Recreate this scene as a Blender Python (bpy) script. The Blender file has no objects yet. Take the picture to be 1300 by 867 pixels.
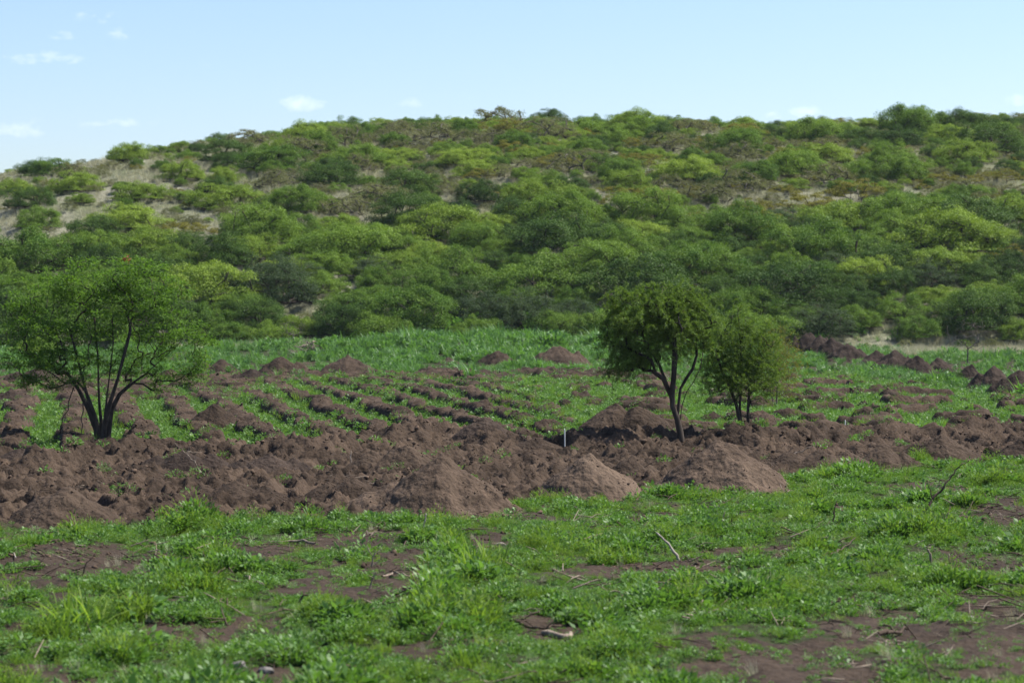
import bpy, math, random
import numpy as np
from math import radians as R

C = bpy.context.scene.collection
SC = bpy.context.scene
rnd = random.Random(7)
rng = np.random.default_rng(11)

# ------------------------------------------------------------------ camera numbers
H_CAM = 5.1
F = 1300 * 85 / 36.0
V_H = 375.0
PITCH = math.atan((433.5 - V_H) / F)
SUN_EL, SUN_AZ = R(54), R(72)          # azimuth: from +y (away) towards +x (right)


def ray(u, v):
    dx, dz, dy = (u - 650) / F, (433.5 - v) / F, 1.0
    c, s = math.cos(PITCH), math.sin(PITCH)
    return np.array([dx, dy * c + dz * s, dz * c - dy * s])


def at(u, v, z=0.0):
    r = ray(u, v)
    t = (z - H_CAM) / r[2]
    return np.array([r[0] * t, r[1] * t, z])


def px(x, y, z):
    """where a point of the place falls in the photograph"""
    c, s = math.cos(PITCH), math.sin(PITCH)
    zz = z - H_CAM
    d = y * c - zz * s
    h = y * s + zz * c
    d = np.maximum(d, 0.1)
    return 650 + F * x / d, 433.5 - F * h / d


# ------------------------------------------------------------------ noise
def _hash(ix, iy, seed):
    h = (ix.astype(np.int64) * 374761393 + iy.astype(np.int64) * 668265263 + seed * 982451653) & 0xFFFFFFFF
    h = ((h ^ (h >> 13)) * 1274126177) & 0xFFFFFFFF
    h = h ^ (h >> 16)
    return (h & 0xFFFF) / 65535.0 * 2 * math.pi


def pn(x, y, seed=0):
    x = np.asarray(x, float); y = np.asarray(y, float)
    ix, iy = np.floor(x), np.floor(y)
    fx, fy = x - ix, y - iy
    ux = fx * fx * fx * (fx * (fx * 6 - 15) + 10)
    uy = fy * fy * fy * (fy * (fy * 6 - 15) + 10)
    def g(ox, oy):
        a = _hash(ix + ox, iy + oy, seed)
        return np.cos(a) * (fx - ox) + np.sin(a) * (fy - oy)
    a = g(0, 0) * (1 - ux) + g(1, 0) * ux
    b = g(0, 1) * (1 - ux) + g(1, 1) * ux
    return (a * (1 - uy) + b * uy) * 1.5


def fbm(x, y, scale, octv=4, seed=0, gain=0.5):
    s, a, tot = 0.0, 1.0, 0.0
    x = np.asarray(x, float) / scale; y = np.asarray(y, float) / scale
    for k in range(octv):
        s = s + a * pn(x * 2 ** k + 17.3 * k, y * 2 ** k - 9.1 * k, seed + k)
        tot += a; a *= gain
    return s / tot


def sst(a, b, x):
    t = np.clip((x - a) / (b - a), 0, 1)
    return t * t * (3 - 2 * t)


def interp(u, us, vs):
    return np.interp(u, us, vs)


# ------------------------------------------------------------------ what the ground carries
BELT_NEAR_U = [-300, 0, 120, 210, 330, 450, 560, 650, 720, 830, 930, 1000, 1150, 1300, 1600]
BELT_NEAR_V = [672, 672, 672, 664, 657, 660, 655, 643, 636, 628, 622, 610, 590, 588, 588]
BELT_FAR_U = [-300, 0, 60, 130, 230, 400, 470, 560, 640, 720, 850, 900, 1000, 1150, 1300, 1600]
BELT_FAR_V = [588, 584, 590, 571, 572, 571, 560, 553, 566, 566, 558, 562, 562, 553, 549, 549]


def depth_of_v(v):
    return F * H_CAM / (np.asarray(v, float) - V_H)


def masks(x, y):
    x = np.asarray(x, float); y = np.asarray(y, float)
    ys = np.maximum(y, 1.0)
    u = 650 + F * x / ys
    n1 = fbm(x, y, 2.2, 3, 5)
    n2 = fbm(x, y, 0.8, 3, 9)
    dn = depth_of_v(interp(u, BELT_NEAR_U, BELT_NEAR_V)) + 1.1 * n1 + 0.8 * n2
    df = depth_of_v(interp(u, BELT_FAR_U, BELT_FAR_V)) + 2.5 * n1 + 0.6 * n2
    belt = sst(-0.35, 0.5, y - dn) * sst(-0.6, 0.9, df - y)
    fore = 1 - sst(-0.4, 0.5, y - dn)
    # rows of thrown-up earth behind the belt
    mid = sst(-0.5, 1.0, y - df)
    farv = np.interp(u, [0, 300, 470, 700, 900, 1050, 1300], [494, 489, 487, 487, 494, 480, 512])
    dfar = depth_of_v(farv)
    midz = mid * (1 - sst(-3, 4, y - dfar + 9 * n1))
    c = x + 0.19 * (y - 95)
    wob = fbm(x, y, 5.0, 2, 21)
    ph = c / 2.15 + 0.32 * wob
    p = 0.5 + 0.5 * np.cos(2 * math.pi * ph)
    along = fbm(x + 31, y, 1.0, 1, 40) * 0 + fbm(np.floor(ph + .5) * 13.7, y, 3.4, 2, 33)
    ridge = sst(0.44, 0.80, p + 0.26 * along + 0.12 * n1)
    blob = fbm(x / 2.1, y / 1.5, 1.45, 2, 55)
    heaps = sst(0.20, 0.38, blob + 0.10 * n1)
    right = sst(-1, 7, x + 0.02 * (y - 90))
    rows = (ridge * (1 - right) + heaps * right) * midz
    band = sst(135, 139, y + 2.5 * wob) * (1 - sst(150, 155, y + 6 * wob)) * sst(-24, -14, x) * (1 - sst(6, 14, x))
    bandp = sst(-0.05, 0.2, fbm(x / 1.6, y, 1.7, 2, 71)) * band
    left = (1 - sst(-14, -7, x + 2 * n1)) * sst(108, 114, y) * (1 - sst(138, 150, y)) * sst(-0.02, 0.25, fbm(x / 2, y, 2.5, 3, 81))
    rows = np.maximum(rows, np.maximum(bandp * mid, left * mid))
    far = mid * sst(-3, 4, y - dfar + 9 * n1)
    return dict(belt=belt, fore=fore, mid=mid, rows=rows, far=far, n1=n1, n2=n2, u=u)


# patches of bare earth in the near weeds: (u, v, half width, half height in the photograph)
BARE = [(120, 722, 180, 22), (40, 735, 90, 14), (505, 728, 60, 34), (455, 690, 70, 12), (620, 690, 40, 9), (1010, 850, 150, 26), (1140, 800, 150, 22),
        (1270, 815, 90, 40), (1255, 722, 75, 15), (1280, 655, 60, 12), (870, 718, 90, 9), (760, 722, 60, 9), (330, 700, 60, 10),
        (230, 805, 70, 14), (690, 800, 55, 12), (560, 655, 120, 9), (400, 745, 60, 10), (980, 695, 90, 7), (1200, 625, 50, 7), (50, 850, 50, 14), (330, 862, 60, 14),
        (180, 770, 50, 8), (820, 660, 60, 6), (1180, 665, 60, 8)]


def bare(x, y):
    u, v = px(x, y, 0.0)
    n = fbm(x, y, 1.6, 4, 90)
    n3 = fbm(x, y, 0.5, 2, 97)
    b = np.full(np.shape(x), -1.0)
    for (bu, bv, ru, rv) in BARE:
        q = 1.0 - np.sqrt(((u - bu) / ru) ** 2 + ((v - bv) / (1.55 * rv)) ** 2)
        b = np.maximum(b, q)
    out = sst(-0.22, 0.42, b + 0.95 * n + 0.45 * n3)
    small = sst(0.16, 0.40, fbm(x * 0.8, y * .5, 1.5, 3, 101) + 0.15 * n3)
    return np.maximum(out, 0.85 * small)


PILES = [
    # u apex, v apex, v foot, u left, u right, peaks, material, n, label
    (95, 620, 671, 8, 168, [(-.05, 0, 1, .92), (-.4, .2, .75, .6)], 's', 150, 'broad low brown soil pile at the near edge of the dug strip, leftmost there'),
    (565, 582, 657, 447, 646, [(.12, 0, 1, .9), (-.42, .1, .52, .62)], 't', 190, 'largest pale brown soil pile with a knobbly top beside the middle of the meadow'),
    (748, 578, 637, 680, 818, [(0, 0, 1, 1), (-.3, .2, .6, .6)], 't', 160, 'pale brown pointed soil pile between the largest pile and the leaning tree'),
    (922, 562, 627, 832, 1006, [(-.02, 0, 1, .98), (.2, .25, .75, .6)], 't', 180, 'wide smooth soil pile in front of the slim twin-stemmed tree'),
    (1195, 553, 590, 1140, 1246, [(.05, 0, 1, .9), (-.4, .1, .7, .6)], 's', 130, 'brown soil pile at the end of the long earth bank, above the slanting bare branch'),
    (1305, 558, 588, 1255, 1350, [(0, 0, 1, 1)], 's', 110, 'dark soil pile cut by the right edge of the view, behind the near weeds'),
    (272, 514, 550, 226, 326, [(-.05, 0, 1, .9), (.4, -.1, .55, .6)], 's', 120, 'peaked brown soil pile among green rows beside the spreading tree'),
    (610, 531, 570, 568, 662, [(0, 0, 1, .95)], 'd', 110, 'dark blunt soil pile just behind the dug strip, left of the white stake'),
    (796, 515, 562, 732, 858, [(-.2, .1, 1, .8), (.22, 0, .97, .78), (.25, -.35, .6, .5)], 's', 140, 'twin-topped dark soil pile immediately left of the leaning tree trunk'),
    (28, 570, 596, -20, 72, [(0, 0, 1, .95), (.4, .1, .7, .5)], 'd', 100, 'very dark soil pile in shade below the spreading tree'),  # the tree's shade on this pile is also put into the darker soil colour
    (357, 454, 479, 329, 388, [(-.05, 0, 1, 1)], 's', 70, 'sharp conical soil pile on the far side of the field, beside the brush heap'),
    (443, 453, 478, 409, 477, [(-.03, 0, 1, 1), (.3, .1, .6, .6)], 's', 70, 'wide conical soil pile on the far side, under the bank of lush plants'),
    (318, 469, 491, 294, 346, [(0, 0, 1, 1)], 'd', 60, 'dark soil pile just in front and left of the sharp conical one'),
    (570, 454, 464, 556, 583, [(0, 0, 1, 1)], 'd', 45, 'smallest soil pile, alone among the lush plants of the far bank'),
    (632, 446, 466, 610, 657, [(-.05, 0, 1, 1)], 's', 60, 'small rounded soil pile far off, next left of the tall one by the leaning tree'),
    (707, 440, 466, 676, 740, [(0, 0, 1, 1)], 's', 70, 'tall conical soil pile on the far side, nearest to the leaning tree crown'),
    (281, 457, 478, 256, 300, [(.1, 0, 1, 1)], 's', 55, 'distant soil pile showing through the outer twigs of the spreading tree'),
    (268, 477, 497, 238, 301, [(0, 0, 1, 1), (-.4, 0, .6, .6)], 's', 60, 'low wide soil pile beneath the drooping outer twigs of the spreading tree'),
    (44, 468, 492, 14, 72, [(.1, 0, 1, 1)], 'd', 60, 'dark distant soil pile at the far left of the field behind the spreading tree'),
    (92, 484, 506, 62, 120, [(.1, 0, 1, 1)], 's', 60, 'soil pile partly hidden by the stems of the spreading tree'),
    (186, 484, 503, 152, 222, [(0, 0, 1, 1), (.5, 0, .7, .5)], 's', 60, 'low soil pile seen just right of the spreading tree stems'),
    (213, 470, 492, 186, 242, [(0, 0, 1, 1)], 's', 60, 'soil pile behind the low right bough of the spreading tree'),
    (12, 496, 520, -20, 50, [(0, 0, 1, 1)], 'd', 60, 'soil pile at the left edge, level with the fork of the spreading tree'),
    (1024, 423, 455, 1005, 1048, [(0, 0, 1, 1)], 'd', 60, 'tallest and most distant dark soil pile of the row of four by the bushes'),
    (1039, 426, 456, 1020, 1062, [(0, 0, 1, 1)], 'd', 60, 'second dark soil pile in the row of four below the hill bushes'),
    (1058, 430, 458, 1034, 1080, [(0, 0, 1, 1)], 'd', 60, 'third dark soil pile in the row of four, with a sharp point'),
    (1077, 437, 459, 1054, 1098, [(0, 0, 1, 1)], 'd', 60, 'lowest soil pile at the near end of the row of four'),
    (1113, 446, 467, 1086, 1128, [(.2, 0, 1, 1)], 'd', 60, 'lopsided soil pile beginning the row beside the dry grass'),
    (1141, 446, 474, 1110, 1162, [(0, 0, 1, 1)], 'd', 60, 'sharp peaked soil pile, second in the row beside the dry grass'),
    (1168, 453, 476, 1142, 1186, [(0, 0, 1, 1), (-.25, 0, .9, .7)], 'd', 60, 'flat-topped soil pile, third in the row beside the dry grass'),
    (1191, 455, 474, 1172, 1206, [(.1, 0, 1, 1)], 'd', 60, 'small soil pile leaning on its neighbour, last in the row beside the dry grass'),
    (1235, 463, 487, 1214, 1250, [(0, 0, 1, 1)], 'd', 50, 'small soil pile half hidden behind the dark green shrub in the field'),
    (1264, 466, 498, 1234, 1286, [(.05, 0, 1, 1)], 'd', 60, 'pointed soil pile near the right edge, behind the longest dark one'),
    (1294, 472, 506, 1252, 1330, [(.1, 0, 1, 1)], 'd', 70, 'long dark soil pile running out of the view at the right edge'),
    (1040, 572, 604, 972, 1110, [(-.45, 0, .9, .55), (0, 0, 1, .6), (.45, .1, .9, .55)], 's', 150, 'long lumpy earth bank to the right of the slim twin-stemmed tree'),
    (1125, 566, 598, 1080, 1168, [(-.1, 0, 1, .8), (.4, 0, .7, .6)], 's', 120, 'rough earth pile joining the long lumpy bank to the pile beside it'),
    (505, 566, 604, 440, 560, [(.2, 0, 1, .8), (-.4, 0, .8, .6)], 's', 130, 'rough brown earth heap directly behind the largest pale pile'),
    (335, 578, 606, 285, 395, [(0, 0, 1, .8), (-.5, 0, .8, .6), (.5, .1, .85, .6)], 'd', 120, 'dark rough earth heap behind the dry forked twigs'),
    (235, 574, 602, 175, 290, [(0, 0, 1, .8), (-.5, 0, .8, .6), (.5, .1, .85, .6)], 'd', 120, 'dark rough earth heap just right of the spreading tree foot'),
    (690, 556, 580, 640, 722, [(0, 0, 1, .9)], 's', 100, 'low crumbly earth heap behind the white stake'),
    (800, 580, 612, 745, 850, [(.1, 0, 1, .8), (-.5, 0, .7, .6)], 's', 120, 'low brown earth heap at the foot of the leaning tree'),
    (455, 607, 640, 395, 500, [(0, 0, 1, .8), (-.5, .1, .8, .6)], 's', 110, 'lumpy heap of clods left of the largest pale pile'),
    (300, 612, 645, 235, 360, [(0, 0, 1, .8), (-.5, .1, .8, .6), (.5, 0, .8, .6)], 's', 120, 'lumpy heap of clods in the middle of the dug strip'),
    (876, 540, 556, 850, 905, [(0, 0, 1, 1)], 'd', 70, 'small dark earth heap between the two field trees'),
]
PILE_FOOT = []
for (ua, va, vb, ul, ur, peaks, mk, n_, label) in PILES:
    _df = float(depth_of_v(vb)); _w = (ur - ul) / F * _df * (1.2 if n_ > 75 else 1.38); _dep = min(max(_w * .9, 1.2), 5.0); _d = _df + _dep * .36
    PILE_FOOT.append((((ul + ur) / 2 - 650) / F * _d, _d, _w / 2, _dep / 2))


def pile_calm(x, y):
    c = np.ones(np.shape(x))
    for (a, b, w, d) in PILE_FOOT:
        q = np.sqrt(((x - a) / w) ** 2 + ((y - b) / d) ** 2)
        c = np.minimum(c, sst(.7, 1.15, q))
    return c


def zg(x, y, full=False):
    """height of the ground, and how much of it is bare earth"""
    m = masks(x, y)
    x = np.asarray(x, float); y = np.asarray(y, float)
    big = fbm(x, y, 14, 2, 3)
    lump = 1 - np.abs(fbm(x, y, 3.4, 3, 13)) * 2.4
    lump2 = 1 - np.abs(fbm(x + 7, y, 1.1, 3, 14)) * 2.2
    n3 = fbm(x, y, 0.42, 3, 15)
    z = 0.12 * big
    calm = .25 + .75 * pile_calm(x, y)
    sharp = np.clip(1 - np.abs(fbm(x, y + 3, 1.0, 2, 16)) * 3, 0, 1) ** 2
    sharp2 = np.clip(1 - np.abs(fbm(x + 5, y, .42, 2, 17)) * 3, 0, 1) ** 2
    u = m['u']
    ridgey = np.exp(-((y - depth_of_v(np.interp(u, BELT_FAR_U, BELT_FAR_V)) + 3.2 + 1.5 * m['n1']) / 2.0) ** 2) * (0.75 + 0.9 * m['n1'])
    z = z + calm * m['belt'] * (0.34 * lump + 0.14 * lump2 - 0.22 + 0.10 * n3 + .23 * sharp + .12 * sharp2 - .05 + 0.42 * np.clip(ridgey, 0, 1.4))
    z = z + calm * m['rows'] * (0.38 + 0.16 * m['n1'] + 0.12 * lump2 + 0.10 * n3 + .10 * sharp + .05 * sharp2)
    bank = m['far'] * np.exp(-((y - 203) / 11.0) ** 2) * np.exp(-(((x + 4) / 22.0) ** 2)) * 1.1
    z = z + bank + m['far'] * 0.12 * n3
    z = z + m['fore'] * (0.16 * m['n1'] + 0.07 * m['n2'] + 0.03 * n3)
    if not full:
        return z
    soil = np.clip(m['belt'] + m['rows'], 0, 1)
    soil = np.maximum(soil, m['fore'] * bare(x, y))
    scr = sst(0.02, 0.20, fbm(x, y * .5, 3.6, 3, 120)) * m['far'] * (1 - .6 * sst(178, 195, y))
    soil = np.maximum(soil, 0.9 * scr)
    m['soil'] = soil
    return z, m


# ------------------------------------------------------------------ hill
CREST_U = [-900, -500, 0, 60, 100, 180, 250, 330, 420, 500, 620, 750, 900, 1000, 1100, 1300, 1700, 2400]
CREST_V = [330, 285, 234, 224, 218, 206, 193, 182, 173, 167, 163, 163, 166, 169, 162, 160, 168, 200]
YC, YF = 345.0, 214.0


def zh(x, y):
    x = np.asarray(x, float); y = np.asarray(y, float)
    u = 650 + F * x / YC
    v = np.interp(u, CREST_U, CREST_V)
    zc = H_CAM + (V_H - v) * YC / F
    foot = YF + 6 * fbm(x, y * 0, 30, 2, 200)
    s = (y - foot) / (YC - foot)
    g = 1 - (1 - np.clip(s, 0, 1)) ** 1.5
    back = np.clip(y - YC, 0, None)
    z = zc * g - 0.0009 * back ** 2
    amp = sst(0.0, 0.25, s)
    z = z + amp * (1.6 * fbm(x * 1.4, y, 28, 3, 210) + 0.45 * fbm(x, y, 5, 3, 220))
    return np.where(s > 0, z, -0.6 * sst(0, 3, foot - y)) + 0.02


def on_hill(u, v):
    r = ray(u, v)
    ys = np.linspace(205, 420, 1300)
    t = ys / r[1]
    zz = zh(r[0] * t, ys)
    hit = np.nonzero(zz > H_CAM + r[2] * t)[0]
    if len(hit) == 0:
        return None
    k = hit[0]
    return np.array([r[0] * t[k], ys[k], zz[k]])


# ------------------------------------------------------------------ mesh helpers
def mesh(name, verts, faces, mat=None, smooth=False, attrs=None):
    verts = np.asarray(verts, np.float32); me = bpy.data.meshes.new(name)
    me.vertices.add(len(verts)); me.vertices.foreach_set('co', verts.ravel())
    if not isinstance(faces, (list, tuple)):
        faces = [faces]
    faces = [np.asarray(f, np.int32) for f in faces if len(f)]
    nl = sum(f.size for f in faces); nf = sum(len(f) for f in faces)
    me.loops.add(nl); me.polygons.add(nf)
    me.loops.foreach_set('vertex_index', np.concatenate([f.ravel() for f in faces]))
    tot = np.concatenate([np.full(len(f), f.shape[1], np.int32) for f in faces])
    st = np.concatenate([[0], np.cumsum(tot)[:-1]]).astype(np.int32)
    me.polygons.foreach_set('loop_start', st)
    if smooth:
        me.polygons.foreach_set('use_smooth', np.ones(nf, bool))
    for k, (dom, val) in (attrs or {}).items():
        a = me.attributes.new(k, 'FLOAT', dom); a.data.foreach_set('value', np.asarray(val, np.float32).ravel())
    me.update(calc_edges=True)
    if mat:
        me.materials.append(mat)
    return me


def link(name, me, parent=None, loc=None):
    o = bpy.data.objects.new(name, me); C.objects.link(o)
    if parent is not None:
        o.parent = parent
    if loc is not None:
        o.location = [float(q) for q in loc]
    return o


def tag(o, label, cat, group=None):
    o['label'] = label; o['category'] = cat
    if group:
        o['group'] = group
    return o


def thing(name, label, cat, loc, group=None, rz=0.0, s=1.0):
    o = link(name, None, None, loc); o.rotation_euler = (0, 0, rz)
    o.scale = (s, s, s) if not isinstance(s, (tuple, list)) else s
    o.empty_display_size = 0.3
    return tag(o, label, cat, group)


def grid_faces(nr, nc, wrap=False):
    i = np.arange(nr - 1)[:, None]; j = np.arange(nc if wrap else nc - 1)[None, :]
    j2 = (j + 1) % nc
    return np.stack([i * nc + j, i * nc + j2, (i + 1) * nc + j2, (i + 1) * nc + j], -1).reshape(-1, 4)


def tube(pts, rad, n=6, rough=0.0, g=None):
    pts = np.asarray(pts, float); k = len(pts)
    t = np.gradient(pts, axis=0); t /= np.linalg.norm(t, axis=1, keepdims=True) + 1e-9
    ref = np.array([0.31, 0.87, 0.13]) if abs(t[0][2]) > 0.6 else np.array([0, 0, 1.0])
    a = np.cross(t, ref); a /= np.linalg.norm(a, axis=1, keepdims=True) + 1e-9
    b = np.cross(t, a)
    th = np.linspace(0, 2 * math.pi, n, endpoint=False)
    r = np.asarray(rad, float)[:, None] * np.ones((1, n))
    if rough and g is not None:
        r = r * (1 + rough * g.uniform(-1, 1, (k, n)))
    v = pts[:, None, :] + r[..., None] * (np.cos(th)[None, :, None] * a[:, None, :] + np.sin(th)[None, :, None] * b[:, None, :])
    v = v.reshape(-1, 3); f = grid_faces(k, n, True)
    v = np.vstack([v, pts[-1:] + t[-1:] * rad[-1] * 0.6])
    top = len(v) - 1; base = (k - 1) * n
    tri = np.array([[base + j, base + (j + 1) % n, top] for j in range(n)])
    return v, f, tri


class Acc:
    def __init__(s): s.v, s.q, s.t, s.n = [], [], [], 0
    def add(s, v, q=None, t=None):
        s.v.append(v)
        if q is not None and len(q): s.q.append(np.asarray(q) + s.n)
        if t is not None and len(t): s.t.append(np.asarray(t) + s.n)
        s.n += len(v)
    def build(s, name, mat, smooth=True):
        return mesh(name, np.vstack(s.v), [np.vstack(s.q) if s.q else [], np.vstack(s.t) if s.t else []], mat, smooth)


def leaves(pos, dirs, up, length, width, g, fold=0.25):
    """one folded leaf of four points per position; returns verts, quads"""
    n = len(pos)
    d = dirs / (np.linalg.norm(dirs, axis=1, keepdims=True) + 1e-9)
    s = np.cross(d, up); s /= np.linalg.norm(s, axis=1, keepdims=True) + 1e-9
    w = np.cross(s, d)
    L = np.asarray(length)[:, None] * np.ones((n, 1)); W = np.asarray(width)[:, None] * np.ones((n, 1))
    v = np.empty((n, 4, 3))
    v[:, 0] = pos
    v[:, 1] = pos + d * L * .45 + s * W * .5 + w * W * fold
    v[:, 2] = pos + d * L
    v[:, 3] = pos + d * L * .45 - s * W * .5 + w * W * fold
    return v.reshape(-1, 3), np.arange(n * 4).reshape(n, 4)


def unit(g, n):
    v = g.normal(size=(n, 3)); return v / np.linalg.norm(v, axis=1, keepdims=True)


# ------------------------------------------------------------------ materials
def newmat(name):
    m = bpy.data.materials.new(name); m.use_nodes = True
    nt = m.node_tree; nt.nodes.clear()
    out = nt.nodes.new('ShaderNodeOutputMaterial')
    return m, nt, out


def N(nt, t, **kw):
    n = nt.nodes.new(t)
    for k, v in kw.items():
        setattr(n, k, v)
    return n


def math_(nt, op, a, b=None, clamp=False):
    n = N(nt, 'ShaderNodeMath', operation=op); n.use_clamp = clamp
    for i, q in enumerate([a, b]):
        if q is None: continue
        if isinstance(q, (int, float)): n.inputs[i].default_value = q
        else: nt.links.new(q, n.inputs[i])
    return n.outputs[0]


def mix(nt, f, a, b, mode='MIX'):
    n = N(nt, 'ShaderNodeMix', data_type='RGBA', blend_type=mode)
    for i, q in ((0, f), (6, a), (7, b)):
        if isinstance(q, (int, float)): n.inputs[i].default_value = q
        elif isinstance(q, tuple): n.inputs[i].default_value = (*q, 1)
        else: nt.links.new(q, n.inputs[i])
    return n.outputs[2]


def noise(nt, vec, scale, detail=3, rough=.55):
    n = N(nt, 'ShaderNodeTexNoise'); n.inputs['Scale'].default_value = scale
    n.inputs['Detail'].default_value = detail; n.inputs['Roughness'].default_value = rough
    if vec is not None: nt.links.new(vec, n.inputs['Vector'])
    return n.outputs['Fac']


def ramp(nt, f, stops):
    n = N(nt, 'ShaderNodeValToRGB'); nt.links.new(f, n.inputs[0])
    e = n.color_ramp.elements
    while len(e) < len(stops): e.new(0.5)
    for k, (p, c) in enumerate(stops):
        e[k].position = p; e[k].color = (*c, 1) if isinstance(c, tuple) else (c, c, c, 1)
    return n.outputs[0]


def leaf_mat(name, c1, c2, trans=0.35, rough=0.55, spec=0.25, spread=0.5, tc=(1.25, 1.35, 0.55)):
    """leaf colours between c1 and c2: by plant, and by leaf through the face attribute «tint»"""
    m, nt, out = newmat(name)
    oi = N(nt, 'ShaderNodeObjectInfo')
    at_ = N(nt, 'ShaderNodeAttribute', attribute_name='tint')
    f = math_(nt, 'ADD', math_(nt, 'MULTIPLY', oi.outputs['Random'], spread), math_(nt, 'MULTIPLY', at_.outputs['Fac'], 1 - spread), True)
    col = mix(nt, f, c1, c2)
    bs = N(nt, 'ShaderNodeBsdfPrincipled')
    nt.links.new(col, bs.inputs['Base Color']); bs.inputs['Roughness'].default_value = rough
    bs.inputs['Specular IOR Level'].default_value = spec
    tr = N(nt, 'ShaderNodeBsdfTranslucent')
    tcol = mix(nt, 1.0, col, tc, 'MULTIPLY'); nt.links.new(tcol, tr.inputs['Color'])
    ms = N(nt, 'ShaderNodeMixShader'); ms.inputs[0].default_value = trans
    nt.links.new(bs.outputs[0], ms.inputs[1]); nt.links.new(tr.outputs[0], ms.inputs[2])
    nt.links.new(ms.outputs[0], out.inputs[0])
    return m


def bark_mat(name, c1, c2, scale=9):
    m, nt, out = newmat(name)
    tc = N(nt, 'ShaderNodeTexCoord')
    mp = N(nt, 'ShaderNodeMapping'); mp.inputs['Scale'].default_value = (1, 1, .25)
    nt.links.new(tc.outputs['Object'], mp.inputs[0])
    f = noise(nt, mp.outputs[0], scale, 5, .65)
    bs = N(nt, 'ShaderNodeBsdfPrincipled'); bs.inputs['Roughness'].default_value = .9
    bs.inputs['Specular IOR Level'].default_value = .15
    nt.links.new(ramp(nt, f, [(.3, c1), (.7, c2)]), bs.inputs['Base Color'])
    bp = N(nt, 'ShaderNodeBump'); bp.inputs['Strength'].default_value = .7; bp.inputs['Distance'].default_value = .03
    nt.links.new(f, bp.inputs['Height']); nt.links.new(bp.outputs[0], bs.inputs['Normal'])
    nt.links.new(bs.outputs[0], out.inputs[0])
    return m


def soil_nodes(nt, dark, light, warm):
    g = N(nt, 'ShaderNodeNewGeometry'); pos = g.outputs['Position']
    n1 = noise(nt, pos, .35, 4); n2 = noise(nt, pos, 2.2, 5, .6); n3 = noise(nt, pos, 11, 4, .7)
    c = ramp(nt, n2, [(.3, dark), (.7, light)])
    c = mix(nt, ramp(nt, n1, [(.42, 0.0), (.62, .75)]), c, warm)
    c = mix(nt, ramp(nt, n3, [(.35, .35), (.62, 0.0)]), c, tuple(q * .45 for q in dark))
    vo = N(nt, 'ShaderNodeTexVoronoi'); vo.inputs['Scale'].default_value = 9; nt.links.new(pos, vo.inputs['Vector'])
    h = math_(nt, 'ADD', math_(nt, 'MULTIPLY', n3, .8), math_(nt, 'MULTIPLY', vo.outputs['Distance'], -.45))
    h = math_(nt, 'ADD', h, math_(nt, 'MULTIPLY', n2, .8))
    return c, h, pos


def soil_mat(name, dark=(.021, .0148, .0108), light=(.063, .0445, .0318), warm=(.090, .0640, .0455)):
    m, nt, out = newmat(name)
    c, h, pos = soil_nodes(nt, dark, light, warm)
    bs = N(nt, 'ShaderNodeBsdfPrincipled'); bs.inputs['Roughness'].default_value = .95; bs.inputs['Specular IOR Level'].default_value = .08
    nt.links.new(c, bs.inputs['Base Color'])
    bp = N(nt, 'ShaderNodeBump'); bp.inputs['Strength'].default_value = .7; bp.inputs['Distance'].default_value = .08
    nt.links.new(h, bp.inputs['Height']); nt.links.new(bp.outputs[0], bs.inputs['Normal'])
    nt.links.new(bs.outputs[0], out.inputs[0])
    return m


M_soil = soil_mat('turned_soil')
M_soil_tan = soil_mat('dry_soil', (.042, .0295, .0210), (.118, .083, .0590), (.150, .107, .0760))
def clod_mat():
    m, nt, out = newmat('soil_clod')
    oi = N(nt, 'ShaderNodeObjectInfo'); bs = N(nt, 'ShaderNodeBsdfPrincipled')
    nt.links.new(mix(nt, oi.outputs['Random'], (.056, .039, .028), (.120, .084, .060)), bs.inputs['Base Color'])
    bs.inputs['Roughness'].default_value = .95; bs.inputs['Specular IOR Level'].default_value = .05
    nt.links.new(bs.outputs[0], out.inputs[0])
    return m


M_clod = clod_mat()
M_soil_dark = soil_mat('dark_soil', (.018, .013, .0105), (.050, .036, .028), (.066, .048, .037))  # dark soil colour; for the pile under the tree it stands in for shade


def ground_mat():
    m, nt, out = newmat('field_ground')
    c, h, pos = soil_nodes(nt, (.021, .0148, .0108), (.061, .0430, .0308), (.088, .0620, .0440))
    a = N(nt, 'ShaderNodeAttribute', attribute_name='soil').outputs['Fac']
    fo = N(nt, 'ShaderNodeAttribute', attribute_name='fore').outputs['Fac']
    n = noise(nt, pos, 1.7, 4); nf = noise(nt, pos, 14, 3)
    c = mix(nt, math_(nt, 'MULTIPLY', fo, .55), c, ramp(nt, nf, [(.3, (.017, .0125, .0095)), (.7, (.060, .044, .033))]))
    gr = mix(nt, n, (.016, .024, .009), (.036, .056, .016))
    gr = mix(nt, ramp(nt, nf, [(.4, .0), (.62, .6)]), gr, (.042, .032, .022))
    k = ramp(nt, math_(nt, 'ADD', a, math_(nt, 'MULTIPLY', math_(nt, 'SUBTRACT', nf, .5), .8)), [(.35, 0.0), (.62, 1.0)])
    col = mix(nt, k, gr, c)
    bs = N(nt, 'ShaderNodeBsdfPrincipled'); bs.inputs['Roughness'].default_value = .95; bs.inputs['Specular IOR Level'].default_value = .08
    nt.links.new(col, bs.inputs['Base Color'])
    bp = N(nt, 'ShaderNodeBump'); bp.inputs['Strength'].default_value = .7; bp.inputs['Distance'].default_value = .08
    nt.links.new(h, bp.inputs['Height']); nt.links.new(bp.outputs[0], bs.inputs['Normal'])
    nt.links.new(bs.outputs[0], out.inputs[0])
    return m


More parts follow.
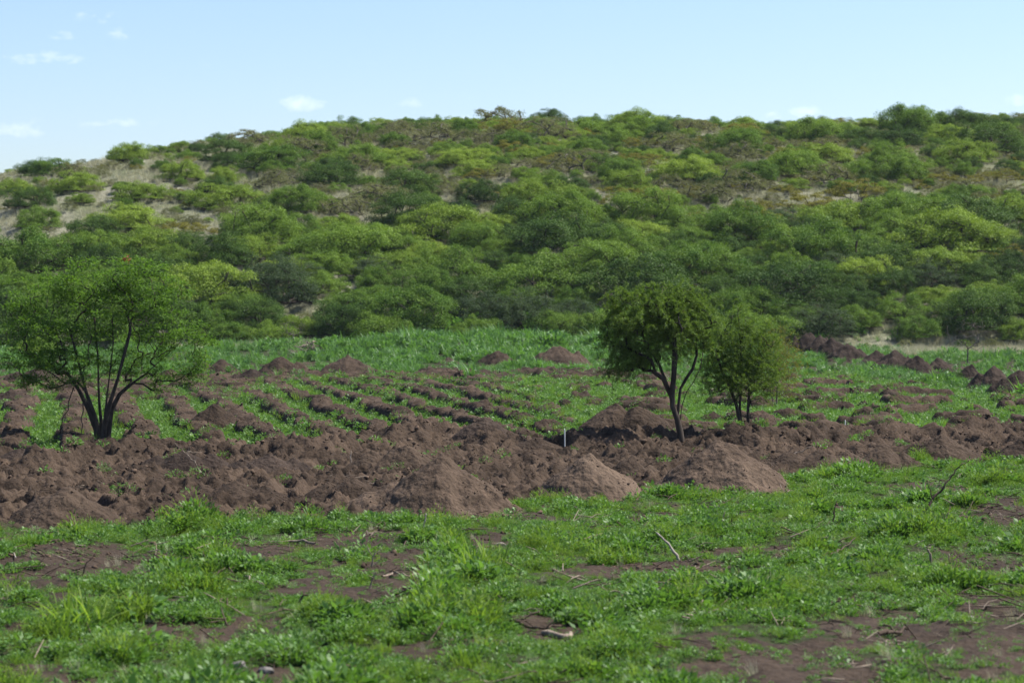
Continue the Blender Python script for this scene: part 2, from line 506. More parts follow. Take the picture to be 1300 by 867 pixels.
def hill_mat():
    m, nt, out = newmat('dry_hillside')
    g = N(nt, 'ShaderNodeNewGeometry'); pos = g.outputs['Position']
    n1 = noise(nt, pos, .12, 5); n2 = noise(nt, pos, .9, 5, .65); n3 = noise(nt, pos, 5, 4, .7)
    c = ramp(nt, n2, [(.3, (.160, .158, .112)), (.7, (.370, .360, .275))])
    c = mix(nt, ramp(nt, n1, [(.38, 0.0), (.56, .75)]), c, (.110, .130, .055))
    c = mix(nt, ramp(nt, n3, [(.38, .5), (.6, 0.0)]), c, (.060, .055, .035))
    bs = N(nt, 'ShaderNodeBsdfPrincipled'); bs.inputs['Roughness'].default_value = .95; bs.inputs['Specular IOR Level'].default_value = .05
    nt.links.new(c, bs.inputs['Base Color'])
    bp = N(nt, 'ShaderNodeBump'); bp.inputs['Strength'].default_value = 1; bp.inputs['Distance'].default_value = .4
    nt.links.new(math_(nt, 'ADD', n2, math_(nt, 'MULTIPLY', n3, .5)), bp.inputs['Height']); nt.links.new(bp.outputs[0], bs.inputs['Normal'])
    nt.links.new(bs.outputs[0], out.inputs[0])
    return m


M_bright = leaf_mat('leaf_bright', (.100, .168, .024), (.255, .335, .056), .26, spec=.08)
M_mid = leaf_mat('leaf_mid', (.052, .114, .018), (.178, .265, .043), .25, spec=.08)
M_dark = leaf_mat('leaf_dark', (.030, .068, .014), (.088, .150, .029), .18, spec=.08)
M_blue = leaf_mat('leaf_bluegreen', (.038, .064, .030), (.080, .115, .055), .3, spec=.08)
M_olive = leaf_mat('leaf_olive', (.120, .120, .026), (.210, .190, .042), .35, spec=.08)
M_grey = leaf_mat('leaf_grey', (.095, .105, .050), (.180, .180, .095), .3, spec=.05)
M_feather = leaf_mat('leaf_feathery', (.060, .106, .022), (.155, .225, .054), .42, spec=.08, spread=.0)
M_lacy = leaf_mat('leaf_lacy', (.055, .120, .022), (.125, .215, .042), .45, spec=.08, spread=.0)
M_grass = leaf_mat('leaf_grass', (.058, .124, .020), (.200, .285, .056), .45, .6, .12, .45)
M_weed = leaf_mat('leaf_weed', (.052, .125, .026), (.135, .240, .060), .38, .5, .25, .45)
M_lush = leaf_mat('leaf_lush', (.056, .135, .038), (.125, .235, .072), .40, .5, .25, .4)
M_straw = leaf_mat('leaf_straw', (.260, .260, .170), (.480, .465, .340), .3, .7, .1, .5, (1.1, 1.05, .8))
M_rust = leaf_mat('leaf_withered', (.180, .060, .025), (.320, .140, .060), .3, spread=0)
M_bark = bark_mat('bark_dark', (.018, .014, .011), (.070, .056, .045))
M_barkl = bark_mat('bark_grey', (.045, .038, .031), (.130, .112, .094))
M_dead = bark_mat('dead_wood', (.090, .066, .048), (.300, .245, .190), 14)
M_deadd = bark_mat('dead_wood_dark', (.030, .021, .015), (.105, .076, .055), 14)
M_pale = bark_mat('bleached_wood', (.190, .160, .128), (.400, .355, .300), 14)
M_stone = bark_mat('grey_stone', (.070, .064, .058), (.170, .158, .145), 5)
M_white = bark_mat('white_paint', (.420, .420, .410), (.560, .560, .550), 6)

# ------------------------------------------------------------------ the ground sheet and the hill
def build_ground():
    ang = np.concatenate([np.linspace(-math.pi, -0.262, 60)[:-1], np.linspace(-0.262, 0.262, 470), np.linspace(0.262, math.pi, 60)[1:]])
    rad = np.concatenate([np.geomspace(2.0, 28.5, 40)[:-1], np.geomspace(28.5, 100, 900)[:-1], np.geomspace(100, 226, 520)[:-1], np.array([226, 260, 320, 420, 600, 900, 1400])])
    A, D = np.meshgrid(ang, rad)
    X, Y = D * np.sin(A), D * np.cos(A)
    Z, m = zg(X.ravel(), Y.ravel(), True)
    Xr, Yr = X.ravel(), Y.ravel()
    out = (np.abs(A.ravel()) > .5) | (D.ravel() > 235)
    Z = np.where(out, -0.05 - 0.3 * (D.ravel() > 240), Z)
    v = np.stack([Xr, Yr, Z], 1)
    v = np.vstack([v, [[0, 0, 0]]])
    f = grid_faces(len(rad), len(ang))
    c = len(v) - 1
    tri = np.array([[c, j + 1, j] for j in range(len(ang) - 1)])
    soil = np.append(np.where(out, .3, m['soil']), 0.3); fore = np.append(m['fore'], 1)
    # closed pan, so the rays below find an underside
    me = mesh('ground', v, [f[:, ::-1], tri], ground_mat(), True, {'soil': ('POINT', soil), 'fore': ('POINT', fore)})
    o = link('ground', me); o['kind'] = 'structure'
    return o


def build_hill():
    ang = np.concatenate([np.linspace(-0.95, -0.27, 50)[:-1], np.linspace(-0.27, 0.27, 330), np.linspace(0.27, 0.95, 50)[1:]])
    yy = np.concatenate([np.linspace(200, 352, 300)[:-1], np.linspace(352, 470, 40)])
    A, Y = np.meshgrid(ang, yy)
    X = Y * np.tan(A)
    Z = zh(X.ravel(), Y.ravel())
    f = grid_faces(len(yy), len(ang))
    me = mesh('hill', np.stack([X.ravel(), Y.ravel(), Z], 1), f, hill_mat(), True)
    o = link('hill', me); o['kind'] = 'structure'
    return o


build_ground()
build_hill()

# ------------------------------------------------------------------ piles of earth
def heap_mesh(seed, w, dep, h, peaks, mat, n=110, rough=1.0):
    """peaks: (x, y, height, radius) in shares of w/2, dep/2 and h"""
    g = np.linspace(-1.18, 1.18, n)
    GX, GY = np.meshgrid(g, g)
    x, y = GX * w / 2, GY * dep / 2
    ox, oy = seed * 13.1, seed * 7.7
    sc = max(.4, h)
    wx = x + .20 * sc * fbm(x + ox, y + oy, .8 * sc, 4, 300); wy = y + .20 * sc * fbm(x - ox, y + oy, .9 * sc, 3, 301)
    z = np.full(x.shape, -9.0)
    gg = np.random.default_rng(seed + 50)
    peaks = list(peaks) + [(gg.uniform(-.5, .5), gg.uniform(-.4, .4), gg.uniform(.4, .6), gg.uniform(.4, .6)) for _ in range(2)]
    if n <= 75:
        peaks += [(gg.choice([-1, 1]) * gg.uniform(.25, .6), gg.uniform(-.3, .3), gg.uniform(.55, .85), gg.uniform(.45, .7)) for _ in range(2)]
        rough = 1.7
    for (pxx, pyy, ph, pr) in peaks:
        r = np.sqrt(((wx - pxx * w / 2) / (pr * w / 2)) ** 2 + ((wy - pyy * dep / 2) / (pr * dep / 2)) ** 2)
        c = ph * h * (1.07 - np.sqrt(r * r + .0012) * 1.0)
        c = np.where(r > .72, ph * h * (.35 * np.exp(-(r - .72) / .18) - .07 * np.clip(r - .72, 0, 9)), c)   # the foot runs out
        z = np.maximum(z, c)
    z += rough * sc * (.075 * fbm(x + ox, y, .34 * sc, 4, 310) + .05 * np.abs(fbm(x, y + oy, .6 * sc, 3, 311)))
    z += rough * .030 * sc * np.clip(fbm(x + ox, y - oy, .11 * sc, 2, 312), 0, 1)
    edge = np.maximum(np.abs(GX), np.abs(GY))
    z -= .22 * h * sst(.98, 1.18, np.sqrt(GX ** 2 + GY ** 2)) + .25 * sst(1.05, 1.18, edge)
    return mesh('soil_pile', np.stack([x.ravel(), y.ravel(), z.ravel()], 1), grid_faces(n, n), mat, True)




PILE_CLODS = []


def build_piles():
    mats = dict(s=M_soil, t=M_soil_tan, d=M_soil_dark)
    for k, (ua, va, vb, ul, ur, peaks, mk, n, label) in enumerate(PILES):
        x, d, w, dep = PILE_FOOT[k]; w *= 2; dep *= 2
        # the apex stands behind the foot: solve its height from the apex row
        z_apex = H_CAM - (va - V_H) / F * d
        zc = 0.0
        zc = float(zg(np.array([(ua - 650) / F * d]), np.array([d]))[0])
        base = min(zc, .25) - .04
        h = max(.35, z_apex - base)
        me = heap_mesh(k + 1, w, dep, h, peaks, mats[mk], n)
        o = link('soil_pile', me, None, (x, d, base))
        tag(o, label, 'soil pile', 'piles of dug earth on the field')
        if n >= 100:
            gg = np.random.default_rng(k + 700); co = np.empty(len(me.vertices) * 3, np.float32); me.vertices.foreach_get('co', co); co = co.reshape(-1, 3)
            r_ = np.hypot(co[:, 0] / (w / 2), co[:, 1] / (dep / 2)); ok = np.nonzero((r_ < 1.0) & (co[:, 1] < .25 * dep))[0]
            pk = gg.choice(ok, int(60 * w * dep / 3.0) , p=(.25 + r_[ok]) / (.25 + r_[ok]).sum())
            PILE_CLODS.append(co[pk] + np.array([x, d, base]) + gg.normal(0, .015, (len(pk), 3)))


build_piles()


def in_pile(x, y, k=.85):
    r = np.zeros(np.shape(x), bool)
    for (a, b, w, d) in PILE_FOOT:
        r |= ((x - a) / (w * k)) ** 2 + ((y - b) / (d * k)) ** 2 < 1
    return r


# ------------------------------------------------------------------ skeleton that grows to given points
def skeleton(stems, targets, g, seg=.35, r_tip=.006, power=.46, sag=0.0, up=.25, wob=.12):
    """stems: polylines from the base; targets: points to reach. Returns chains [(pts, radii)] and the tips."""
    P, par = [], []
    for st in stems:
        last = -1
        for q in st:
            P.append(np.array(q, float)); par.append(last); last = len(P) - 1
    base_r = len(P)
    order = np.argsort(np.linalg.norm(np.asarray(targets) - P[0], axis=1))
    tips = []
    arr = np.array(P)
    for i in order:
        t = np.asarray(targets[i], float)
        dv = t - arr
        dist = np.linalg.norm(dv, axis=1)
        cost = dist + 1.2 * np.clip(arr[:, 2] - t[2], 0, None) + .12 * np.linalg.norm(arr - arr[0], axis=1) * 0
        j = int(np.argmin(cost))
        a = arr[j]; L = dist[j]
        n = max(2, int(L / seg) + 1)
        prev = par[j]
        d0 = (a - arr[prev]) if prev >= 0 else np.array([0, 0, 1.0])
        d0 = d0 / (np.linalg.norm(d0) + 1e-9)
        ctrl = a + (d0 * .6 + np.array([0, 0, up])) * L * .45
        last = j; new = []
        for k in range(1, n + 1):
            s = k / n
            q = (1 - s) ** 2 * a + 2 * s * (1 - s) * ctrl + s * s * t
            if k < n: q = q + g.normal(size=3) * wob * L / n
            q[2] -= sag * s * s * L
            P.append(q); par.append(last); last = len(P) - 1; new.append(q)
        arr = np.vstack([arr, new]); tips.append(last)
    n = len(P); cnt = np.zeros(n)
    kids = [[] for _ in range(n)]
    for i, p in enumerate(par):
        if p >= 0: kids[p].append(i)
    for i in range(n - 1, -1, -1):
        pass
    order2 = sorted(range(n), key=lambda i: -i)
    for i in order2:
        if not kids[i]: cnt[i] = max(cnt[i], 1)
        if par[i] >= 0: cnt[par[i]] += cnt[i]
    rad = r_tip * np.maximum(cnt, 1) ** power
    chains = []
    for i in range(n):
        if par[i] < 0 or len(kids[par[i]]) != 1 or kids[par[i]][0] != i:
            # i starts a chain
            ch = [par[i]] if par[i] >= 0 else []
            q = i
            while True:
                ch.append(q)
                if not kids[q]: break
                big = max(kids[q], key=lambda z: cnt[z])
                if len(kids[q]) > 1 and par[i] >= 0 and False: break
                if len(kids[q]) != 1:
                    break
                q = big
            if len(ch) > 1:
                r = rad[ch].copy()
                if par[i] >= 0: r[0] = min(r[0], r[1] * 1.25)
                chains.append((np.array([P[z] for z in ch]), r))
    dirs = []
    for t in tips:
        d = P[t] - P[par[t]]; dirs.append(d / (np.linalg.norm(d) + 1e-9))
    return chains, np.array([P[t] for t in tips]), np.array(dirs), np.array(P)


def wood(name, chains, mat, g, rmin=0.0, rough=.12):
    A = Acc()
    for p, r in chains:
        n = 9 if r.max() > .07 else (6 if r.max() > .025 else 4)
        A.add(*tube(p, np.maximum(r, rmin), n, rough, g))
    return A.build(name, mat)


def lobes_points(lobes, n, g, shell=.35):
    vol = np.array([l[3] * l[4] * l[5] for l in lobes]) ** .8; vol /= vol.sum()
    out = []
    for l, w in zip(lobes, vol):
        m = max(1, int(round(n * w)))
        d = unit(g, m); r = g.uniform(shell ** 3, 1, m) ** (1 / 3)
        out.append(np.array(l[:3]) + d * r[:, None] * np.array(l[3:6]))
    return np.vstack(out)


def leaf_mesh(name, v, q, mat, g):
    # one tint per leaf, drifting with where in the crown it grows
    c = v.reshape(-1, 4, 3)[:, 0]
    t = np.clip(.5 + .28 * g.normal(size=len(q)), 0, 1)
    return mesh(name, v, q, mat, False, {'tint': ('FACE', t)})


# ---- the three field trees
def spreading_tree():
    g = np.random.default_rng(5)
    b = at(130, 569); b[2] = float(zg(b[:1], b[1:2])[0]) - .05
    s = b[1] / F                       # metres per pixel of the photograph at the tree
    def L(u, v, dy, ru, rv, rd=None):
        return ((u - 130) * s, dy, (569 - v) * s, ru * s, (rd if rd else ru * .9 * s), rv * s)
    root = thing('spreading_tree', 'airy many-stemmed tree with a wide lacy crown, alone at the left of the field', 'tree', b)
    lobes = [L(120, 352, .3, 62, 30), L(55, 375, .2, 50, 38), L(178, 368, -.2, 45, 34), L(128, 400, 0, 60, 42), L(60, 425, -.5, 48, 36), L(200, 410, .3, 42, 36), L(20, 400, .6, 30, 35),
             L(238, 425, -.3, 28, 34), L(225, 462, .2, 36, 26), L(150, 450, .8, 55, 34), L(80, 465, -.6, 50, 26), L(30, 460, .4, 36, 26), L(170, 345, .1, 38, 22), L(215, 372, .2, 24, 26), L(250, 450, .1, 18, 24), L(240, 472, .1, 26, 18), L(205, 487, .3, 24, 13), L(45, 488, .2, 32, 16), L(258, 425, 0, 12, 18)]
    T = lobes_points(lobes, 820, g, .3)
    T = T[T[:, 2] > 1.25]
    T = T[fbm(T[:, 0] * 1.0 + T[:, 1] * .6, T[:, 2] + T[:, 1] * .4, 1.1, 2, 600) > -.24]
    P = lambda u, v, dy: ((u - 130) * s, dy, (569 - v) * s)
    stems = [[P(130, 572, 0), P(131, 555, 0), P(132, 535, .02), P(134, 515, .05), P(137, 490, .1), P(140, 465, .1), P(143, 435, .2), P(142, 405, .2)],
             [P(127, 572, 0), P(126, 550, -.05), P(120, 525, -.1), P(112, 500, -.2), P(106, 475, -.3), P(100, 450, -.3), P(92, 420, -.4), P(88, 395, -.4)],
             [P(126, 570, .05), P(122, 545, .1), P(112, 520, .2), P(98, 495, .35), P(82, 473, .5), P(62, 455, .6), P(42, 442, .7)],
             [P(133, 571, .05), P(137, 545, .1), P(140, 520, .2), P(150, 500, .3), P(165, 487, .3), P(183, 474, .4), P(203, 456, .4), P(226, 436, .3), P(238, 418, .2)],
             [P(130, 571, .1), P(128, 545, .25), P(124, 515, .4), P(122, 485, .5), P(121, 455, .6), P(118, 425, .6), P(116, 395, .6)],
             [P(129, 571, -.1), P(134, 540, -.2), P(142, 510, -.35), P(152, 480, -.4), P(161, 450, -.5), P(168, 420, -.4), P(172, 390, -.4)]]
    ch, tips, dirs, nodes = skeleton(stems, T, g, .30, .0075, .50, 0, .22, .09)
    # fatter feet
    ch = [(p, r * (1 + 1.2 * np.clip(1.9 - p[:, 2], 0, 1.9) / 1.9 + .5 * np.clip(.5 - p[:, 2], 0, 1))) for p, r in ch]
    link('trunk', wood('trunk', ch, M_bark, g, .004), root)
    V, Q, off = [], [], 0
    # sprays of leaflets lying near level round each twig end
    per = 56
    n = len(tips)
    base = np.repeat(tips, per, 0); dd = np.repeat(dirs, per, 0)
    az = np.repeat(g.uniform(0, 2 * math.pi, n), per)
    az = np.where(g.uniform(size=len(az)) < .5, az, az + g.uniform(-2.4, 2.4, len(az)))
    rr = g.uniform(0, 1, len(az)) ** .7 * .42
    flat = np.stack([np.cos(az), np.sin(az), np.zeros(len(az))], 1)
    pos = base + flat * rr[:, None] + np.stack([g.normal(0, .05, len(az)), g.normal(0, .05, len(az)), g.normal(0, .055, len(az)) - .25 * rr ** 2], 1)
    ld = flat * .8 + unit(g, len(az)) * .8
    v, q = leaves(pos, ld, unit(g, len(az)) * .7 + [0, 0, 1], g.uniform(.06, .14, len(az)), g.uniform(.026, .055, len(az)), g)
    link('crown', leaf_mesh('crown', v, q, M_lacy, g), root)
    # dead twigs hanging from the low boughs
    A = Acc()
    for (u0, v0, u1, v1) in [(97, 490, 80, 545), (82, 540, 84, 572), (108, 510, 106, 570), (113, 548, 122, 566)]:
        p0, p1 = np.array(P(u0, v0, -.4)), np.array(P(u1, v1, -.6))
        ts = np.linspace(0, 1, 7)[:, None]
        p = p0 + (p1 - p0) * ts + g.normal(0, .035, (7, 3)) * np.sin(ts * math.pi)
        A.add(*tube(p, np.linspace(.022, .009, 7), 5))
    link('dead_twigs', A.build('dead_twigs', M_bark), root)
    c = np.array(P(161, 328, .1)); k = 34
    pos = c + g.normal(0, .055, (k, 3))
    v, q = leaves(pos, unit(g, k), unit(g, k), g.uniform(.08, .16, k), g.uniform(.05, .08, k), g)
    w = link('withered_leaves', leaf_mesh('withered_leaves', v, q, M_rust, g), root)
    w['label'] = 'small clump of rust brown withered leaves at the top of the crown'


def hanging_tree(name, label, ub, vb, lobes_px, stems_px, ntar, per, rtip, g, leafL, mat, wmat, droop=.9, spread=.2, clear=None):
    b = at(ub, vb); b[2] = float(zg(b[:1], b[1:2])[0]) - .05
    s = b[1] / F
    root = thing(name, label, 'tree', b)
    lobes = [((u - ub) * s, dy, (vb - v) * s, ru * s, ru * .85 * s, rv * s) for (u, v, dy, ru, rv) in lobes_px]
    T = lobes_points(lobes, ntar, g, .35)
    stems = [[((u - ub) * s, dy, (vb - v) * s) for (u, v, dy) in st] for st in stems_px]
    ch, tips, dirs, nodes = skeleton(stems, T, g, .25, rtip, .46, 0, .3, .16)
    ch = [(p, r * (1 + .45 * np.clip(.6 - p[:, 2], 0, 1))) for p, r in ch]
    link('trunk', wood('trunk', ch, wmat, g, .0035), root)
    n = len(tips)
    nst = 5                                                   # each twig end carries a few hanging strings of leaves
    sb = np.repeat(tips, nst, 0) + g.normal(0, spread * .6, (n * nst, 3))
    sd = np.repeat(dirs, nst, 0) * .5 + unit(g, n * nst) * .6 + np.array([0, 0, .35]); sd /= np.linalg.norm(sd, axis=1, keepdims=True)
    Ls = g.uniform(.22, .55, n * nst)
    m = per // nst
    t = g.uniform(0, 1, (n * nst, m))
    pos = sb[:, None] + sd[:, None] * (t * Ls[:, None])[..., None]
    pos[..., 2] -= droop * (t ** 2) * Ls[:, None]
    pos = pos.reshape(-1, 3) + g.normal(0, .02, (n * nst * m, 3))
    k = len(pos)
    tang = np.repeat(sd, m, 0); tang[:, 2] -= 2 * droop * t.reshape(-1)
    ld = tang / (np.linalg.norm(tang, axis=1, keepdims=True) + 1e-9) + unit(g, k) * .9
    v, q = leaves(pos, ld, unit(g, k) + [0, 0, .3], g.uniform(*leafL, k), g.uniform(.014, .028, k), g)
    link('crown', leaf_mesh('crown', v, q, mat, g), root)


spreading_tree()
hanging_tree('leaning_tree', 'leaning tree with a thick crooked trunk and dense drooping crown in the field', 862, 571,
             [(838, 398, 0, 40, 24), (810, 405, .3, 36, 30), (862, 400, -.2, 36, 30), (880, 420, .2, 26, 34), (795, 440, 0, 26, 26), (835, 425, -.4, 46, 30), (783, 425, .2, 18, 22), (800, 472, .1, 22, 20), (812, 455, -.2, 28, 24), (786, 450, -.1, 20, 24), (822, 470, .2, 20, 16), (862, 440, .4, 26, 26), (892, 432, .1, 13, 26), (786, 392, 0, 14, 12), (768, 428, .1, 9, 12), (903, 418, .1, 10, 16), (780, 484, .1, 9, 9), (796, 478, -.1, 16, 14), (822, 476, .2, 16, 14), (872, 456, .1, 18, 14), (893, 455, .2, 10, 18)],
             [[(864, 574, 0), (863, 562, 0), (859, 545, .02), (854, 530, .03), (851, 517, .05), (846, 500, .05), (838, 480, .1), (828, 462, .1), (818, 445, .1), (812, 425, .1)],
              [(864, 574, 0), (863, 562, 0), (859, 545, .02), (854, 530, .03), (853, 515, 0), (855, 490, -.1), (856, 465, -.15), (856, 440, -.2), (855, 415, -.2)],
              [(860, 548, .05), (862, 525, .1), (864, 508, .15), (872, 494, .2), (880, 482, .2), (885, 465, .2), (884, 450, .2), (886, 430, .2)],
              [(862, 560, .05), (866, 530, .12), (872, 512, .2), (882, 498, .3), (890, 482, .35), (893, 462, .3)],
              [(851, 515, .05), (842, 495, -.1), (832, 488, -.2), (826, 470, -.3), (805, 460, -.3)]],
             330, 200, .0145, np.random.default_rng(21), (.06, .13), M_feather, M_bark, .85)
hanging_tree('slim_tree', 'slim twin-stemmed tree with a loose feathery crown beside the leaning tree', 946, 565,
             [(934, 436, 0, 26, 18), (912, 456, .2, 24, 24), (955, 456, -.1, 30, 26), (925, 480, 0, 34, 24), (962, 480, .2, 28, 26), (940, 496, -.2, 36, 16), (903, 494, .1, 14, 20), (978, 458, .2, 16, 22), (930, 412, 0, 12, 10), (952, 416, .1, 13, 12), (938, 402, 0, 8, 7), (972, 436, .2, 14, 14), (906, 436, .1, 12, 12), (966, 502, .2, 14, 14)],
             [[(941, 563, 0), (941, 545, 0), (939, 525, 0), (941, 500, .05), (942, 475, .05), (940, 445, .05), (938, 420, 0)],
              [(950, 562, .1), (950, 545, .1), (950, 525, .1), (952, 500, .15), (957, 475, .15), (966, 450, .2), (972, 435, .2)],
              [(940, 562, -.1), (938, 540, -.1), (934, 520, -.1), (926, 500, -.15), (916, 480, -.2), (908, 455, -.2)]],
             300, 130, .0095, np.random.default_rng(22), (.05, .11), M_feather, M_bark, .45, .26)
hanging_tree('sparse_tree', 'thin half-bare shrubby tree close behind the slim feathery tree', 986, 520,
             [(985, 440, 0, 22, 26), (1000, 460, .2, 18, 24), (975, 465, -.2, 22, 26), (990, 485, 0, 24, 20)],
             [[(986, 522, 0), (986, 500, 0), (988, 475, 0), (990, 450, 0)], [(985, 522, .1), (980, 500, .1), (976, 475, .1), (972, 455, .1)]],
             170, 40, .0065, np.random.default_rng(23), (.07, .15), M_olive, M_barkl, .3, .35)

# ------------------------------------------------------------------ bushes of the hill
def bush_parts(seed, r, h, flat, mat, wmat, nclump, per, leaf, twiggy=0.0, bare_low=.25):
    """one bush: a few stems from the ground and a crown of leaf clumps; returns trunk mesh, crown mesh"""
    g = np.random.default_rng(seed)
    d = unit(g, nclump); d[:, 2] = np.abs(d[:, 2])
    rad = np.where(g.uniform(size=nclump) < .78, g.uniform(.84, 1.0, nclump), g.uniform(.45, .84, nclump))
    lob = 1 + .20 * np.sin(3 * np.arctan2(d[:, 1], d[:, 0]) + seed) * g.uniform(.3, 1) + .13 * np.sin(5 * np.arctan2(d[:, 1], d[:, 0]) + 2 * seed) + .08 * np.sin(9 * d[:, 2] + seed)
    cp = d * (rad * lob)[:, None] * np.array([r, r, h * (1 - bare_low) * 1.0]) + np.array([0, 0, h * bare_low])
    T = cp
    stems = []
    for k in range(3):
        a = g.uniform(0, 6.28)
        stems.append([(.1 * math.cos(a), .1 * math.sin(a), -.4), (.25 * math.cos(a), .25 * math.sin(a), .15 * h), (.5 * r * .5 * math.cos(a), .5 * r * .5 * math.sin(a), .4 * h)])
    ch, tips, dirs, nodes = skeleton(stems, T[: max(14, nclump // 2)], g, h * .22, .012, .45, 0, .1, .12)
    tm = wood('trunk', ch, wmat, g, .012 + .012 * twiggy)
    k = nclump * per
    cl = np.repeat(cp, per, 0)
    cs = np.repeat(g.uniform(.12, .25, nclump) * r, per)
    e = unit(g, k); e[:, 2] = np.where(e[:, 2] < -.25, -e[:, 2], e[:, 2]); e = e * (g.uniform(0, 1, k) ** .33 * cs)[:, None]
    e[:, 2] *= flat
    pos = cl + e
    pos[:, 2] = np.maximum(pos[:, 2], .05 * h + .1)
    outw = e / (np.linalg.norm(e, axis=1, keepdims=True) + 1e-9)
    ld = unit(g, k)
    v, q = leaves(pos, ld, outw * .8 + unit(g, k) * .6 + np.array([0, 0, .7]), g.uniform(.7, 1.3, k) * leaf, g.uniform(.35, .62, k) * leaf, g, .15)
    ct = np.repeat(np.clip(.5 + .25 * g.normal(size=nclump), 0, 1), per)
    t = np.clip(ct + .18 * g.normal(size=k), 0, 1)
    cm = mesh('crown', v, q, mat, False, {'tint': ('FACE', t)})
    return tm, cm


KINDS = {}


def kind(key, name, mat, wmat, n, **kw):
    out = []
    for s in range(n):
        p = dict(r=1.0, h=.9, flat=.6, nclump=90, per=46, leaf=.085, twiggy=0, bare_low=.2)
        p.update(kw)
        g = None
        p['h'] *= rnd.uniform(.85, 1.15)
        tm, cm = bush_parts(900 + s * 7 + len(KINDS) * 101, p['r'], p['h'], p['flat'], mat, wmat, p['nclump'], p['per'], p['leaf'], p['twiggy'], p['bare_low'])
        out.append((tm, cm))
    KINDS[key] = (name, out)


# built at a radius of one metre, scaled where they stand
kind('bright', 'thorn_tree', M_bright, M_bark, 4, h=.85, flat=.8, nclump=170, per=190, leaf=.038, bare_low=.05)
kind('mid', 'leafy_bush', M_mid, M_bark, 5, h=1.0, flat=.9, nclump=180, per=190, leaf=.038, bare_low=.04)
kind('dark', 'dark_bush', M_dark, M_bark, 3, h=1.1, flat=.9, nclump=180, per=185, leaf=.038, bare_low=.03)
kind('blue', 'bluegreen_bush', M_blue, M_bark, 2, h=1.0, flat=.7, nclump=170, per=180, leaf=.036, bare_low=.03)
kind('olive', 'olive_shrub', M_olive, M_barkl, 3, h=.9, flat=.40, nclump=46, per=150, leaf=.045, bare_low=.3)
kind('grey', 'grey_shrub', M_grey, M_barkl, 3, h=.9, flat=.7, nclump=80, per=70, leaf=.050, twiggy=1, bare_low=.15)

PLACED = []


def bush(key, x, y, z, r, hs, label, group, seedk):
    name, meshes = KINDS[key]
    tm, cm = meshes[seedk % len(meshes)]
    cat = {'thorn_tree': 'thorn tree', 'leafy_bush': 'bush', 'dark_bush': 'bush', 'bluegreen_bush': 'bush', 'olive_shrub': 'shrub', 'grey_shrub': 'shrub'}[name]
    o = thing(name, label, cat, (x, y, z - .1 * r), group, rnd.uniform(0, 6.28), (r * rnd.uniform(.92, 1.1), r * rnd.uniform(.92, 1.1), r * hs))
    link('trunk', tm, o); link('crown', cm, o)
    PLACED.append((x, y, r))
    return o


